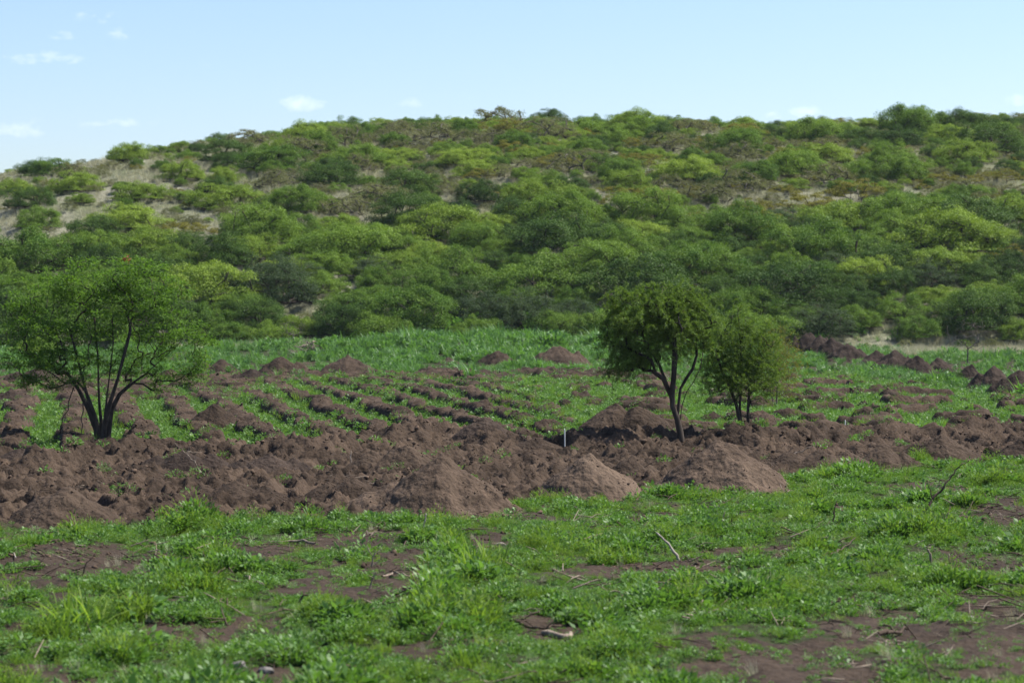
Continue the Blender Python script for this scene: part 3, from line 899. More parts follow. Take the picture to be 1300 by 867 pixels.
# bushes one can point to: kind, u and v of the foot, half width in pixels, height share, label
NAMED = [
    ('mid', 50, 290, 28, .95, 'rounded green bush with a dark shadow on the bare slope, far left of the hill'),
    ('bright', 180, 253, 38, .75, 'flat-topped thorn tree standing above another on the bare left slope'),
    ('bright', 165, 290, 48, .72, 'wide layered thorn tree under the flat-topped one on the bare left slope'),
    ('dark', 118, 308, 34, .9, 'dark bush in the hollow below the layered thorn tree on the left slope'),
    ('bright', 294, 264, 50, .7, 'broad flat thorn tree alone on pale grass below the left crest'),
    ('dark', 298, 296, 18, .9, 'small dark round bush on the pale grass below the broad flat thorn tree'),
    ('mid', 345, 215, 42, .75, 'green bush on the upper left slope right under the skyline shrubs'),
    ('dark', 415, 236, 36, .85, 'dark bush high on the slope to the left of the grey scrub'),
    ('mid', 462, 212, 34, .85, 'round bush high on the slope with a small bare rock beside it'),
    ('dark', 520, 250, 38, .85, 'dark spreading bush on the grey scrub of the upper middle slope'),
    ('bright', 560, 305, 62, .8, 'largest thorn tree of the middle slope, with lit top and black shade beneath'),
    ('mid', 455, 330, 60, .8, 'wide rounded bush on the middle slope left of the largest thorn tree'),
    ('mid', 395, 335, 44, .85, 'dense dark-sided bush above the thicket, downhill of the pale grass'),
    ('olive', 245, 300, 30, .8, 'yellowish olive shrub between two thorn trees low on the left slope'),
    ('bright', 320, 330, 46, .75, 'low yellow-green thorn tree at the lower end of the pale grass'),
    ('bright', 660, 275, 34, .7, 'small light green thorn tree in the middle of the hill'),
    ('dark', 720, 245, 26, .85, 'dark bush in a fold of the upper middle slope'),
    ('mid', 750, 172, 38, .6, 'domed bush standing highest on the skyline at the middle of the crest'),
    ('grey', 632, 165, 34, .9, 'open leafless-looking shrub on the skyline left of the domed bush'),
    ('olive', 815, 215, 34, .8, 'tiered olive yellow shrub on the upper slope right of the hill centre'),
    ('olive', 780, 262, 20, .85, 'small round mustard shrub on the middle slope'),
    ('bright', 1065, 290, 62, .72, 'broad bright thorn tree in the middle of the right hill slope'),
    ('olive', 985, 305, 28, .95, 'brownish twiggy shrub beside a bare scar on the right slope'),
    ('dark', 1225, 300, 56, .85, 'big dark bush with a deep shadow on the right slope'),
    ('bright', 1270, 280, 46, .8, 'thorn tree at the right edge, uphill of the big dark bush'),
    ('bright', 1195, 345, 56, .7, 'yellow-green flat thorn tree on the lower right slope'),
    ('dark', 1100, 184, 34, .6, 'dark thorny bush on the skyline of the right crest'),
    ('dark', 1250, 195, 44, .8, 'dark spreading bush by a pale rock near the right crest'),
    ('blue', 612, 415, 44, 1.0, 'nearly black bush at the hill foot behind the far bank of plants'),
    ('blue', 672, 418, 40, 1.05, 'grey-green bush at the hill foot, next to the nearly black one'),
    ('blue', 730, 410, 32, .95, 'pale blue-green bush at the hill foot just left of the leaning tree crown'),
    ('blue', 1045, 425, 42, .8, 'pale feathery bush at the hill foot behind the row of four dark piles'),
    ('mid', 1085, 415, 30, .9, 'leafy green bush at the hill foot between the two rows of dark piles'),
    ('dark', 1245, 420, 46, 1.0, 'dark columnar bush at the hill foot by the dry grass'),
    ('bright', 1295, 432, 26, 1.1, 'bright light green bush at the right edge, by the dry grass'),
    ('mid', 1170, 428, 36, .75, 'low green bush at the edge of the dry grass, behind thin dead trees'),
    ('bright', 375, 425, 34, .8, 'light green bush over a bare grey shrub at the left hill foot'),
    ('dark', 440, 425, 46, .95, 'dark green bush at the hill foot behind the brush heap'),
    ('dark', 10, 440, 54, 1.2, 'dark leafy bush at the far left hill foot behind the spreading tree'),
]
for k, (key, u, v, hw, hs, label) in enumerate(NAMED):
    p = on_hill(u, v)
    if p is None:
        q = on_hill(u, v + 12); p = q
    if p is None: continue
    r = 1.08 * hw / F * p[1]
    bush(key, p[0], p[1], p[2], r, hs, label, None, k)

ZONE_TXT = [
    # zone: foot, lower, middle, upper, crest
    ('foot', 'in the thick belt along the foot of the hill'),
    ('lower', 'in the dense thicket of the lower hillside'),
    ('middle', 'on the middle slope of the hill'),
    ('upper', 'on the dry upper slope of the hill'),
    ('crest', 'on the skyline along the crest of the hill'),
]
KTXT = {'bright': 'yellow-green thorn tree with layered flat sprays', 'mid': 'rounded mid-green leafy bush', 'dark': 'dense dark green bush',
        'blue': 'dull blue-green bush', 'olive': 'yellow-brown olive shrub', 'grey': 'grey thinly leaved twiggy shrub'}


def fill_hill():
    g = np.random.default_rng(77)
    counts = {}
    cand = []
    for _ in range(16000):
        y = g.uniform(216, 352); a = g.uniform(-.245, .245)
        if g.uniform() > y / 352: continue
        cand.append((y * math.tan(a), y))
    xs = np.array([c[0] for c in cand]); ys = np.array([c[1] for c in cand])
    zs = zh(xs, ys)
    u, v = px(xs, ys, zs)
    bareN = fbm(xs, ys, 16, 3, 400)
    pick = g.uniform(0, 1, len(xs)); siz = g.uniform(0, 1, len(xs))
    names_n = {}
    for i in range(len(xs)):
        x, y, z, uu, vv = xs[i], ys[i], zs[i], u[i], v[i]
        s = (y - 214) / 131
        lowline = np.interp(uu, [0, 120, 250, 420, 560, 700, 850, 1000, 1300], [325, 330, 318, 275, 285, 280, 285, 275, 265])
        low = vv > lowline + 14 * bareN[i]
        if low:
            kd = 'mid' if pick[i] < .48 else ('bright' if pick[i] < .68 else ('dark' if pick[i] < .90 else ('blue' if pick[i] < .95 else 'olive')))
            if s < .10: kd = {'bright': 'mid', 'olive': 'dark'}.get(kd, kd)
            r = 2.4 + 3.2 * siz[i] ** 1.5; gap = .60
            hs = g.uniform(.75, 1.05)
        else:
            left = 1 - sst(150, 420, uu)
            scrub = sst(-.35, .2, bareN[i] + .25 - .40 * left)
            if pick[i] < .30 * (1 - .3 * left): kd = 'mid'
            elif pick[i] < .47: kd = 'bright'
            elif pick[i] < .57: kd = 'dark'
            elif pick[i] < .74 and uu > 560: kd = 'olive'
            else: kd = 'grey'
            if g.uniform() > scrub * (.85 - .70 * left) + .15 - .10 * left: continue
            r = 1.4 + 3.0 * siz[i] ** 1.7; gap = .74 + .52 * left
            if kd in ('olive', 'grey'): r *= .8
            hs = g.uniform(.75, 1.05)
        if s > .84: r *= .72; hs *= .85
        ok = True
        for (bx, by, br) in PLACED:
            if (bx - x) ** 2 + (by - y) ** 2 < (gap * (br + r)) ** 2:
                ok = False; break
        if not ok: continue
        zone = 0 if s < .10 else 1 if low and s < .42 else 2 if s < .58 else 3 if s < .86 else 4
        nm = KINDS[kd][0]
        if names_n.get(nm, 0) >= 270: continue
        names_n[nm] = names_n.get(nm, 0) + 1
        lab = KTXT[kd] + ' ' + ZONE_TXT[zone][1]
        bush(kd, x, y, z, r, hs, lab, KTXT[kd].split(' with')[0] + 's ' + ZONE_TXT[zone][1], i)
    print('bushes', names_n)


fill_hill()

# ------------------------------------------------------------------ stuff: countless small plants, set out by geometry nodes
def scatter(name, points, variants, seed, smin, smax, tilt=.12, kind_='stuff', scl=None):
    g = np.random.default_rng(seed)
    n = len(points)
    me = bpy.data.meshes.new(name); me.vertices.add(n); me.vertices.foreach_set('co', np.asarray(points, np.float32).ravel())
    rot = np.stack([g.normal(0, tilt, n), g.normal(0, tilt, n), g.uniform(0, 6.2832, n)], 1).astype(np.float32)
    a = me.attributes.new('rot', 'FLOAT_VECTOR', 'POINT'); a.data.foreach_set('vector', rot.ravel())
    sc = g.uniform(smin, smax, n) if scl is None else scl
    a = me.attributes.new('scl', 'FLOAT', 'POINT'); a.data.foreach_set('value', sc.astype(np.float32))
    a = me.attributes.new('idx', 'INT', 'POINT'); a.data.foreach_set('value', g.integers(0, len(variants), n).astype(np.int32))
    me.update()
    o = link(name, me); o['kind'] = kind_
    nt = bpy.data.node_groups.new(name + '_nodes', 'GeometryNodeTree')
    nt.interface.new_socket('Geometry', in_out='INPUT', socket_type='NodeSocketGeometry')
    nt.interface.new_socket('Geometry', in_out='OUTPUT', socket_type='NodeSocketGeometry')
    gi = nt.nodes.new('NodeGroupInput'); go = nt.nodes.new('NodeGroupOutput')
    iop = nt.nodes.new('GeometryNodeInstanceOnPoints')
    g2i = nt.nodes.new('GeometryNodeGeometryToInstance')
    for vm in variants:
        src = bpy.data.objects.new(vm.name + '_plant', vm)
        oi = nt.nodes.new('GeometryNodeObjectInfo'); oi.inputs['Object'].default_value = src
        nt.links.new(oi.outputs['Geometry'], g2i.inputs[0])
    nt.links.new(gi.outputs[0], iop.inputs['Points']); nt.links.new(g2i.outputs[0], iop.inputs['Instance'])
    iop.inputs['Pick Instance'].default_value = True
    def na(nm, ty):
        q = nt.nodes.new('GeometryNodeInputNamedAttribute'); q.data_type = ty; q.inputs[0].default_value = nm
        return q.outputs[0]
    nt.links.new(na('rot', 'FLOAT_VECTOR'), iop.inputs['Rotation'])
    nt.links.new(na('scl', 'FLOAT'), iop.inputs['Scale'])
    nt.links.new(na('idx', 'INT'), iop.inputs['Instance Index'])
    nt.links.new(iop.outputs[0], go.inputs[0])
    md = o.modifiers.new('scatter', 'NODES'); md.node_group = nt
    return o


def blades(seed, n, rad, hmin, hmax, w, mat, lean=.5, segs=3):
    g = np.random.default_rng(seed)
    A, Q, off = [], [], 0
    for k in range(n):
        a = g.uniform(0, 6.28); rr = rad * math.sqrt(g.uniform())
        b = np.array([rr * math.cos(a), rr * math.sin(a), -.01])
        h = g.uniform(hmin, hmax); az = a + g.normal(0, .9); le = abs(g.normal(0, lean)) + .1
        sd = np.array([-math.sin(az), math.cos(az), 0])
        tt = np.linspace(0, 1, segs + 1)
        pts = b + np.stack([math.cos(az) * le * h * tt ** 1.7, math.sin(az) * le * h * tt ** 1.7, h * tt * (1 - .28 * le * tt)], 1)
        ww = w * g.uniform(.6, 1.2) * (1 - tt ** 2 * .93) * .5
        v = np.stack([pts - sd * ww[:, None], pts + sd * ww[:, None]], 1).reshape(-1, 3)
        A.append(v)
        Q += [[off + 2 * i, off + 2 * i + 1, off + 2 * i + 3, off + 2 * i + 2] for i in range(segs)]
        off += len(v)
    t = np.repeat(np.clip(.5 + .28 * g.normal(size=n), 0, 1), segs)
    return mesh('grass', np.vstack(A), np.array(Q), mat, True, {'tint': ('FACE', t)})


def broad(seed, n, rad, h, L, W, mat, up=.5):
    """a low leafy weed: leaves on short stalks, turned to the light"""
    g = np.random.default_rng(seed)
    a = g.uniform(0, 6.28, n); rr = rad * np.sqrt(g.uniform(size=n)); z = h * g.uniform(.15, 1, n) * (1 - .5 * (rr / rad) ** 2)
    pos = np.stack([rr * np.cos(a), rr * np.sin(a), z], 1)
    ld = np.stack([np.cos(a), np.sin(a), g.normal(up, .5, n)], 1) + unit(g, n) * .5
    v, q = leaves(pos, ld, unit(g, n) * .6 + [0, 0, 1.0], g.uniform(.6, 1.3, n) * L, g.uniform(.7, 1.2, n) * W, g, .12)
    t = np.clip(.5 + .28 * g.normal(size=n), 0, 1)
    return mesh('weed', v, q, mat, False, {'tint': ('FACE', t)})


def clod(seed, mat):
    g = np.random.default_rng(seed)
    n1, n2 = 7, 9
    th = np.linspace(0, math.pi, n1); ph = np.linspace(0, 2 * math.pi, n2, endpoint=False)
    T, Pp = np.meshgrid(th, ph, indexing='ij')
    r = 1 + g.normal(0, .16, T.shape); r[0] = r[0].mean(); r[-1] = r[-1].mean()
    v = np.stack([r * np.sin(T) * np.cos(Pp), .85 * r * np.sin(T) * np.sin(Pp), .62 * r * np.cos(T)], -1).reshape(-1, 3)
    return mesh('clod', v, grid_faces(n1, n2, True), mat, False)


def fan(n, d0, d1, g, amax=.235):
    d = np.sqrt(g.uniform(d0 ** 2, d1 ** 2, n)); a = g.uniform(-amax, amax, n)
    return d * np.sin(a), d * np.cos(a)


V_grass = [blades(s, 20, .10, .07, .19, .010, M_grass, .7) for s in range(3)] + [blades(s + 9, 30, .15, .10, .30, .011, M_grass, .8) for s in range(2)]
V_weed = [broad(s + 20, 60, .18, .17, .085, .050, M_weed) for s in range(3)] + [broad(s + 30, 70, .22, .24, .060, .026, M_weed, .8) for s in range(2)]
V_lush = [blades(s + 40, 26, .22, .35, .85, .050, M_lush, .55, 4) for s in range(3)] + [broad(s + 50, 80, .32, .55, .20, .085, M_lush, .5) for s in range(2)]
V_straw = [blades(s + 60, 40, .25, .35, .85, .016, M_straw, .35) for s in range(3)]
V_feath = [broad(s + 70, 110, .20, .42, .075, .016, M_grass, 1.2) for s in range(2)]
def litter(seed, mat):
    g = np.random.default_rng(seed); A = Acc()
    for k in range(3):
        L = g.uniform(.08, .32); a = g.uniform(0, 6.28); c = g.normal(0, .12, 3); c[2] = abs(c[2]) * .5 + .02
        d = np.array([math.cos(a), math.sin(a), g.normal(0, .35)]) * L
        A.add(*tube(np.stack([c - d, c + g.normal(0, .02, 3), c + d]), np.array([.009, .008, .004]), 4))
    return A.build('litter', mat)


V_litter = [litter(s, (M_deadd, M_deadd, M_dead, M_deadd)[s]) for s in range(4)]
V_clod = [clod(s, M_clod) for s in range(4)]


def plant_field():
    g = np.random.default_rng(303)
    # near meadow
    x, y = fan(210000, 28.5, 79, g)
    z, m = zg(x, y, True)
    cov = np.clip(m['fore'] * (1 - m['soil']), 0, 1)
    tall = fbm(x, y, 2.4, 3, 501)
    dens = .10 + .90 * sst(-.07, .17, fbm(x, y, .85, 4, 507))
    keep = (g.uniform(size=len(x)) < cov ** 1.3 * dens) & ~in_pile(x, y, .8)
    sc = np.clip(np.exp(1.7 * tall + 1.3 * fbm(x, y, .9, 2, 505)) * .64, .26, 2.1) * g.uniform(.6, 1.25, len(x))
    kindsel = fbm(x, y, 1.3, 3, 511) + .25 * g.normal(size=len(x))
    P = np.stack([x, y, z], 1)
    a = keep & (kindsel < -.14); b = keep & (kindsel >= -.14)
    f = keep & (fbm(x, y, 1.9, 2, 521) > .1) & (g.uniform(size=len(x)) < .22)
    sets = {'grass': [(P[a], sc[a])], 'weeds': [(P[b], sc[b] * .95)]}
    scatter('feathery_weeds', P[f], V_feath, 5, .5, 1.1, scl=sc[f] * .85)
    # bare spots still carry a few sprigs
    sp = ~keep & (m['fore'] > .6) & (g.uniform(size=len(x)) < .05) & ~in_pile(x, y, .9)
    sets['weeds'].append((P[sp], sc[sp] * .5))
    # green strips between the rows, the belt's few sprigs
    x, y = fan(150000, 58, 175, g)
    z, m = zg(x, y, True)
    free = ~in_pile(x, y, .82)
    cov = m['mid'] * np.clip(1.1 - 1.1 * m['rows'], 0, 1) * (1 - m['far'])
    gapn = fbm(x, y, 1.6, 3, 541)
    keep = (g.uniform(size=len(x)) < cov * sst(-.45, .0, gapn + .2)) & free
    P = np.stack([x, y, z], 1); sc = g.uniform(.7, 1.4, len(x)) * (1 + .25 * sst(90, 140, y))
    sel = g.uniform(size=len(x)) < .6
    sets['grass'].append((P[keep & sel], sc[keep & sel])); sets['weeds'].append((P[keep & ~sel], sc[keep & ~sel] * 1.1))
    bl = (m['belt'] > .5) & free & (g.uniform(size=len(x)) < .07 * sst(.12, .3, fbm(x, y, 1.8, 3, 551)))
    sets['weeds'].append((P[bl], sc[bl] * .9))
    for nm, vs, sd in (('grass', V_grass, 1), ('weeds', V_weed, 2)):
        pts = np.vstack([q[0] for q in sets[nm]]); s_ = np.concatenate([q[1] for q in sets[nm]])
        print(nm, len(pts)); scatter(nm, pts, vs, sd, 1, 1, scl=s_)
    # lush bank on the far side
    x, y = fan(42000, 118, 224, g)
    z, m = zg(x, y, True)
    u = m['u']
    dry = sst(1080, 1180, u + 40 * m['n1']) * sst(196, 206, y)
    cov = np.clip(m['far'] * (1 - m['soil']), 0, 1) * (1 - dry) * (.05 + .95 * sst(-.10, .16, fbm(x, y * .5, 3.2, 3, 561)))
    keep = (g.uniform(size=len(x)) < cov) & ~in_pile(x, y, .9)
    hgt = np.clip(.50 + 1.15 * sst(165, 205, y) * np.clip(1 - np.abs(x + 2) / 34, .3, 1) + 1.5 * fbm(x, y, 3.2, 3, 571), .22, 2.5) * g.uniform(.7, 1.25, len(x))
    zz = np.maximum(z, zh(x, y))
    P = np.stack([x, y, zz], 1)
    print('lush', keep.sum()); scatter('tall_weeds', P[keep], V_lush, 3, 1, 1, scl=hgt[keep])
    # straw grass by the right hill foot and over the dry hillside
    k2 = (g.uniform(size=len(x)) < .55 * dry) & ~in_pile(x, y, .9)
    lf = (g.uniform(size=len(x)) < .25) & (y > 200) & (u < 420) & (u > 250)
    k2 |= lf
    P2 = P[k2]; s2 = g.uniform(.7, 1.2, k2.sum())
    xh = g.uniform(-85, 85, 32000); yh = g.uniform(212, 352, 32000)
    ok = np.abs(xh / yh) < .24
    xh, yh = xh[ok], yh[ok]; zz = zh(xh, yh)
    bn = fbm(xh, yh, 16, 3, 400)
    ok = g.uniform(size=len(xh)) < .35 + .5 * sst(.2, -.2, bn)
    P2 = np.vstack([P2, np.stack([xh, yh, zz], 1)[ok]]); s2 = np.concatenate([s2, g.uniform(.7, 1.3, ok.sum())])
    xf, yf = fan(900, 29, 78, g)
    zf, mf = zg(xf, yf, True)
    okf = (mf['fore'] > .5) & (fbm(xf, yf, 2.0, 3, 611) > .02)
    P2 = np.vstack([P2, np.stack([xf, yf, zf], 1)[okf]]); s2 = np.concatenate([s2, g.uniform(.16, .34, okf.sum())])
    print('straw', len(P2)); scatter('dry_grass', P2, V_straw, 4, 1, 1, scl=s2)
    # scrub too small to count between the bushes
    n = 9000
    xh = g.uniform(-85, 85, n); yh = g.uniform(211, 350, n); ok = np.abs(xh / yh) < .24
    xh, yh = xh[ok], yh[ok]; zz = zh(xh, yh); bn = fbm(xh, yh, 16, 3, 400)
    uu, vv = px(xh, yh, zz)
    left = 1 - sst(120, 420, uu)
    lowl = np.interp(uu, [0, 120, 250, 420, 560, 700, 850, 1000, 1300], [325, 330, 318, 275, 285, 280, 285, 275, 265])
    ok = g.uniform(size=len(xh)) < (.15 + .40 * sst(-.2, .25, bn)) * (1 - .45 * left) * np.where(vv > lowl, .40, 1)
    vs = [KINDS['grey'][1][0][1], KINDS['mid'][1][0][1], KINDS['olive'][1][0][1], KINDS['grey'][1][1][1], KINDS['bright'][1][1][1], KINDS['grey'][1][2][1]]
    print('scrub', ok.sum()); scatter('undergrowth', np.stack([xh, yh, zz], 1)[ok], vs, 8, .35, 1.1, .08)
    x, y = fan(1700, 29, 74, g)
    z, m = zg(x, y, True)
    ok = ((m['fore'] > .5) & (g.uniform(size=len(x)) < .25 + .75 * sst(-.1, .3, fbm(x, y, 3, 2, 591)))) | (g.uniform(size=len(x)) < .15)
    ok &= ~in_pile(x, y, .9)
    scatter('twig_litter', np.stack([x, y, z], 1)[ok], V_litter, 12, .5, 1.5, .15)
    # clods
    x, y = fan(60000, 45, 150, g)
    z, m = zg(x, y, True)
    s_ = np.clip(np.exp(g.normal(-3.7, .55, len(x))), .010, .13)
    ok = (g.uniform(size=len(x)) < m['soil'] * (.5 + .5 * sst(-.1, .2, m['n1'])) * np.where(y > 90, .5, 1)) & ~in_pile(x, y, .75)
    # fallen clods ring the feet of the piles
    print('clods', ok.sum()); pc = np.vstack(PILE_CLODS); ps = np.clip(np.exp(g.normal(-4.2, .45, len(pc))), .008, .06)
    scatter('soil_clods_rubble', np.vstack([np.stack([x, y, z + .2 * s_], 1)[ok], pc]), V_clod, 9, 1, 1, .4, scl=np.concatenate([s_[ok], ps]))


plant_field()

# ------------------------------------------------------------------ dead branches, sticks, stones, stake, brush
def stick(name, pts_px, r0, r1, mat, label, cat, group=None, d0=None, forks=(), seed=0, dys=None):
    """pts_px: points of the photograph at the depth of the first one's ground; forks: (index, du, dv, length share)"""
    g = np.random.default_rng(seed + 1000)
    b = at(*pts_px[0]) if d0 is None else at(pts_px[0][0], d0)
    b[2] = float(zg(b[:1], b[1:2])[0])
    s = b[1] / F
    P = [np.array([(u - pts_px[0][0]) * s, (0 if dys is None else dys[i]), (pts_px[0][1] - v) * s + .02]) for i, (u, v) in enumerate(pts_px)]
    def smooth(P):
        P = np.array(P); t = np.linspace(0, len(P) - 1, 4 * (len(P) - 1) + 1)
        q = np.stack([np.interp(t, range(len(P)), P[:, k]) for k in range(3)], 1)
        L = np.linalg.norm(P[-1] - P[0])
        q[1:-1] += g.normal(0, .014 * L, (len(q) - 2, 3)); return q
    q = smooth(P); A = Acc()
    A.add(*tube(q, np.linspace(r0, r1, len(q)), 7, .15, g))
    for (i, du, dv) in forks:
        st = P[i]; e = st + np.array([du * s, g.uniform(-.15, .15), -dv * s])
        f = smooth([st, (st + e) / 2 + g.normal(0, .02, 3), e])
        A.add(*tube(f, np.linspace(r0 * .6, r1 * .7, len(f)), 6, .12, g))
    o = link(name, A.build(name, mat), None, b)
    return tag(o, label, cat, group)


def flat_stick(pts_px, r0, r1, mat, label, forks=(), seed=0, name='dead_branch', lift=.03):
    """lies along the ground: each point at its own place"""
    g = np.random.default_rng(seed + 2000)
    W = []
    for (u, v) in pts_px:
        p = at(u, v); p[2] = float(zg(p[:1], p[1:2])[0]) + lift + r0; W.append(p)
    W = np.array(W); b = W[0].copy()
    t = np.linspace(0, len(W) - 1, 4 * (len(W) - 1) + 1)
    q = np.stack([np.interp(t, range(len(W)), W[:, k] - b[k]) for k in range(3)], 1)
    q[:, 2] = np.convolve(np.pad(q[:, 2], 2, 'edge'), np.ones(5) / 5, 'valid')
    q[1:-1] += g.normal(0, .02, (len(q) - 2, 3))
    A = Acc(); A.add(*tube(q, np.linspace(r0, r1, len(q)), 7, .15, g))
    for (i, du, dv) in forks:
        s = b[1] / F; st = q[min(i * 4, len(q) - 1)]
        e = st + np.array([du * s, g.uniform(-.2, .2), -dv * s])
        f = np.stack([st, (st + e) / 2 + g.normal(0, .03, 3), e]); A.add(*tube(f, np.array([r0 * .6, r0 * .45, r1 * .6]), 6))
    o = link(name, A.build(name, mat), None, b)
    return tag(o, label, 'branch', 'dead branches strewn on the weedy meadow')


DB = 'dead branches strewn on the weedy meadow'
stick('dead_branch', [(1168, 652), (1185, 634), (1203, 614), (1214, 600), (1226, 588)], .035, .010, M_deadd, 'long dark branch sticking up aslant from the weeds at the right', 'branch', DB, forks=[(1, -8, -22)], seed=1, dys=[0, .1, .2, .3, .35])
stick('dead_branch', [(862, 710), (858, 700), (848, 686), (833, 672)], .035, .016, M_pale, 'thick bleached branch end jutting from the meadow, below the wide smooth pile', 'branch', DB, seed=2)
stick('dead_branch', [(1057, 662), (1059, 650), (1062, 632)], .022, .008, M_deadd, 'short dark twig standing upright among weeds right of centre', 'branch', DB, forks=[(1, -4, -10)], seed=3)
stick('dead_branch', [(916, 668), (917, 656), (920, 644)], .020, .008, M_dead, 'small curved stump twig standing under the wide smooth pile', 'branch', DB, forks=[(1, 8, -6)], seed=4)
stick('dead_branch', [(536, 680), (539, 668), (541, 656)], .020, .012, M_pale, 'pale crooked stick standing at the foot of the largest soil pile', 'branch', DB, seed=5)
flat_stick([(508, 695), (520, 683), (530, 672)], .014, .006, M_deadd, 'thin dark twig lying just left of the pale crooked stick', seed=6)
flat_stick([(485, 736), (500, 728), (515, 733), (535, 730), (548, 732)], .020, .010, M_dead, 'arched tan branch lying on the bare patch of the meadow', seed=7)
flat_stick([(533, 722), (558, 718), (580, 704), (608, 695), (622, 692)], .035, .012, M_deadd, 'long bent branch lying between the bare patch and the tall grass clump', [(2, -14, -16)], 8)
flat_stick([(630, 690), (648, 691), (664, 689)], .030, .022, M_pale, 'short bleached log lying at the end of the long bent branch', seed=9)
flat_stick([(400, 693), (370, 691), (340, 692)], .028, .012, M_dead, 'straight grey pole lying at the left edge of the bare ground', [(1, 30, -6)], 10)
stick('dead_branch', [(376, 768), (386, 752), (391, 752)], .022, .014, M_deadd, 'small rusty brown hooked stick in the weeds left of centre', 'branch', DB, seed=11)
stick('dead_branch', [(145, 782), (150, 765), (157, 753)], .022, .010, M_deadd, 'stubby dark fork standing in the weeds at the lower left', 'branch', DB, forks=[(1, -9, -5)], seed=12)
stick('dead_branch', [(233, 752), (235, 738), (236, 726)], .016, .008, M_deadd, 'bare upright stem among the feathery weeds at the left', 'branch', DB, seed=13)
flat_stick([(605, 785), (630, 790), (660, 797), (690, 803), (712, 800)], .035, .016, M_deadd, 'long reddish brown branch lying low in the near grass', [(2, 26, -12), (3, 12, -10)], 14)
flat_stick([(690, 810), (715, 815), (725, 812)], .055, .035, M_dead, 'broken grey log end beside the reddish brown branch', seed=15)
flat_stick([(1055, 712), (1068, 702), (1086, 690)], .028, .010, M_deadd, 'grey leaning stick in the dark weeds of the right meadow', seed=16, lift=.12)
flat_stick([(870, 684), (905, 678), (950, 668), (985, 662)], .018, .008, M_dead, 'thin tan branch lying along the weeds right of the bleached branch end', [(1, 30, -10), (2, 18, -4)], 17)
stick('dead_branch', [(1182, 715), (1181, 700), (1178, 694)], .030, .018, M_dead, 'short brown stump with an orange cut end on the right meadow', 'branch', DB, seed=18)
flat_stick([(0, 715), (8, 700), (20, 716)], .026, .012, M_pale, 'pale bent stick at the left edge on the dark bare strip', seed=19)
flat_stick([(312, 735), (325, 745), (336, 755)], .014, .008, M_dead, 'thin straight straw-coloured stick lying aslant at left of centre', seed=20, lift=.08)
stick('dead_branch', [(104, 738), (110, 722), (122, 712)], .015, .006, M_deadd, 'slender arched twig over the dark bare strip', 'branch', DB, seed=21)
flat_stick([(1115, 815), (1140, 810), (1152, 806)], .040, .020, M_deadd, 'dark branch piece on the bare earth at the lower right', [(1, -14, -10)], 22)
stick('dead_branch', [(472, 718), (474, 706), (478, 698)], .020, .008, M_dead, 'cluster of short brown stems at the left rim of the bare patch', 'branch', DB, forks=[(1, -8, -14), (1, 10, -10), (0, 14, -14)], seed=23)
stick('dead_branch', [(470, 752), (472, 742), (478, 730)], .018, .008, M_dead, 'tan curled stick at the bottom rim of the bare patch', 'branch', DB, forks=[(1, -4, -8)], seed=24)
stick('dead_branch', [(262, 612), (248, 592), (238, 580), (222, 566)], .020, .008, M_dead, 'dry forked twig lying over the dark earth heaps', 'branch', 'dead twigs on the dug strip', forks=[(1, 2, -14), (2, 4, -10)], seed=25)
stick('dead_branch', [(446, 598), (445, 590), (446, 582)], .014, .008, M_pale, 'tiny pale splinter standing in the dug earth', 'branch', 'dead twigs on the dug strip', seed=26)
stick('dead_branch', [(985, 592), (1010, 580), (1030, 572)], .026, .012, M_dead, 'pale brown pole leaning on the long lumpy bank', 'branch', 'dead twigs on the dug strip', seed=27)
stick('dead_branch', [(810, 678), (812, 672), (840, 670)], .012, .007, M_deadd, 'low arched wire-thin twig near the bleached branch end', 'branch', DB, seed=28)


def stake(u, v0, v1, label):
    b = at(u, v0); b[2] = float(zg(b[:1], b[1:2])[0]); s = b[1] / F; h = (v0 - v1) * s
    w = .017
    v = []
    for z, k in ((-.15, .8), (0, 1), (h * .9, 1), (h, .55)):
        v += [(-w * k, -w * k * .6, z), (w * k, -w * k * .6, z), (w * k, w * k * .6, z), (-w * k, w * k * .6, z)]
    f = list(grid_faces(4, 4, True)) + [[12, 13, 14, 15]]
    o = link('marker_stake', mesh('marker_stake', np.array(v), np.array(f), M_white), None, b); o.rotation_euler = (R(3), R(-2), .4)
    tag(o, label, 'stake', None)


stake(717, 580, 558, 'thin white stake set in the dug earth behind the pale pointed pile')
stake(1073, 561, 552, 'short white peg on top of the long lumpy earth bank')


def stone(u, v, r, label, seed):
    g = np.random.default_rng(seed)
    n1, n2 = 14, 20
    th = np.linspace(0, math.pi, n1); ph = np.linspace(0, 2 * math.pi, n2, endpoint=False)
    T, Pp = np.meshgrid(th, ph, indexing='ij')
    d = np.stack([np.sin(T) * np.cos(Pp), np.sin(T) * np.sin(Pp), np.cos(T)], -1)
    rr = 1 + .25 * pn(d[..., 0] * 1.6 + seed, d[..., 1] * 1.6 + d[..., 2] * 1.3, 7) + .07 * pn(d[..., 0] * 5, d[..., 1] * 5 + d[..., 2] * 4, 8)
    v_ = d * rr[..., None] * np.array([r, r * .85, r * .62])
    b = at(u, v); b[2] = float(zg(b[:1], b[1:2])[0]) + r * .32
    o = link('stone', mesh('stone', v_.reshape(-1, 3), grid_faces(n1, n2, True), M_stone, True), None, b)
    tag(o, label, 'stone', 'grey stones in the near weeds')


stone(337, 858, .105, 'pale rounded stone in the grass at the bottom of the view', 1)
stone(303, 853, .12, 'darker grey stone beside the pale rounded one in the near grass', 2)
stone(117, 772, .09, 'lone grey stone among the weeds at lower left', 3)
stone(800, 655 + 12, .06, 'small dull stone in the weeds near the wide smooth pile', 4)
stone(1232, 785, .07, 'flat pale stone on the bare earth at the lower right', 5)


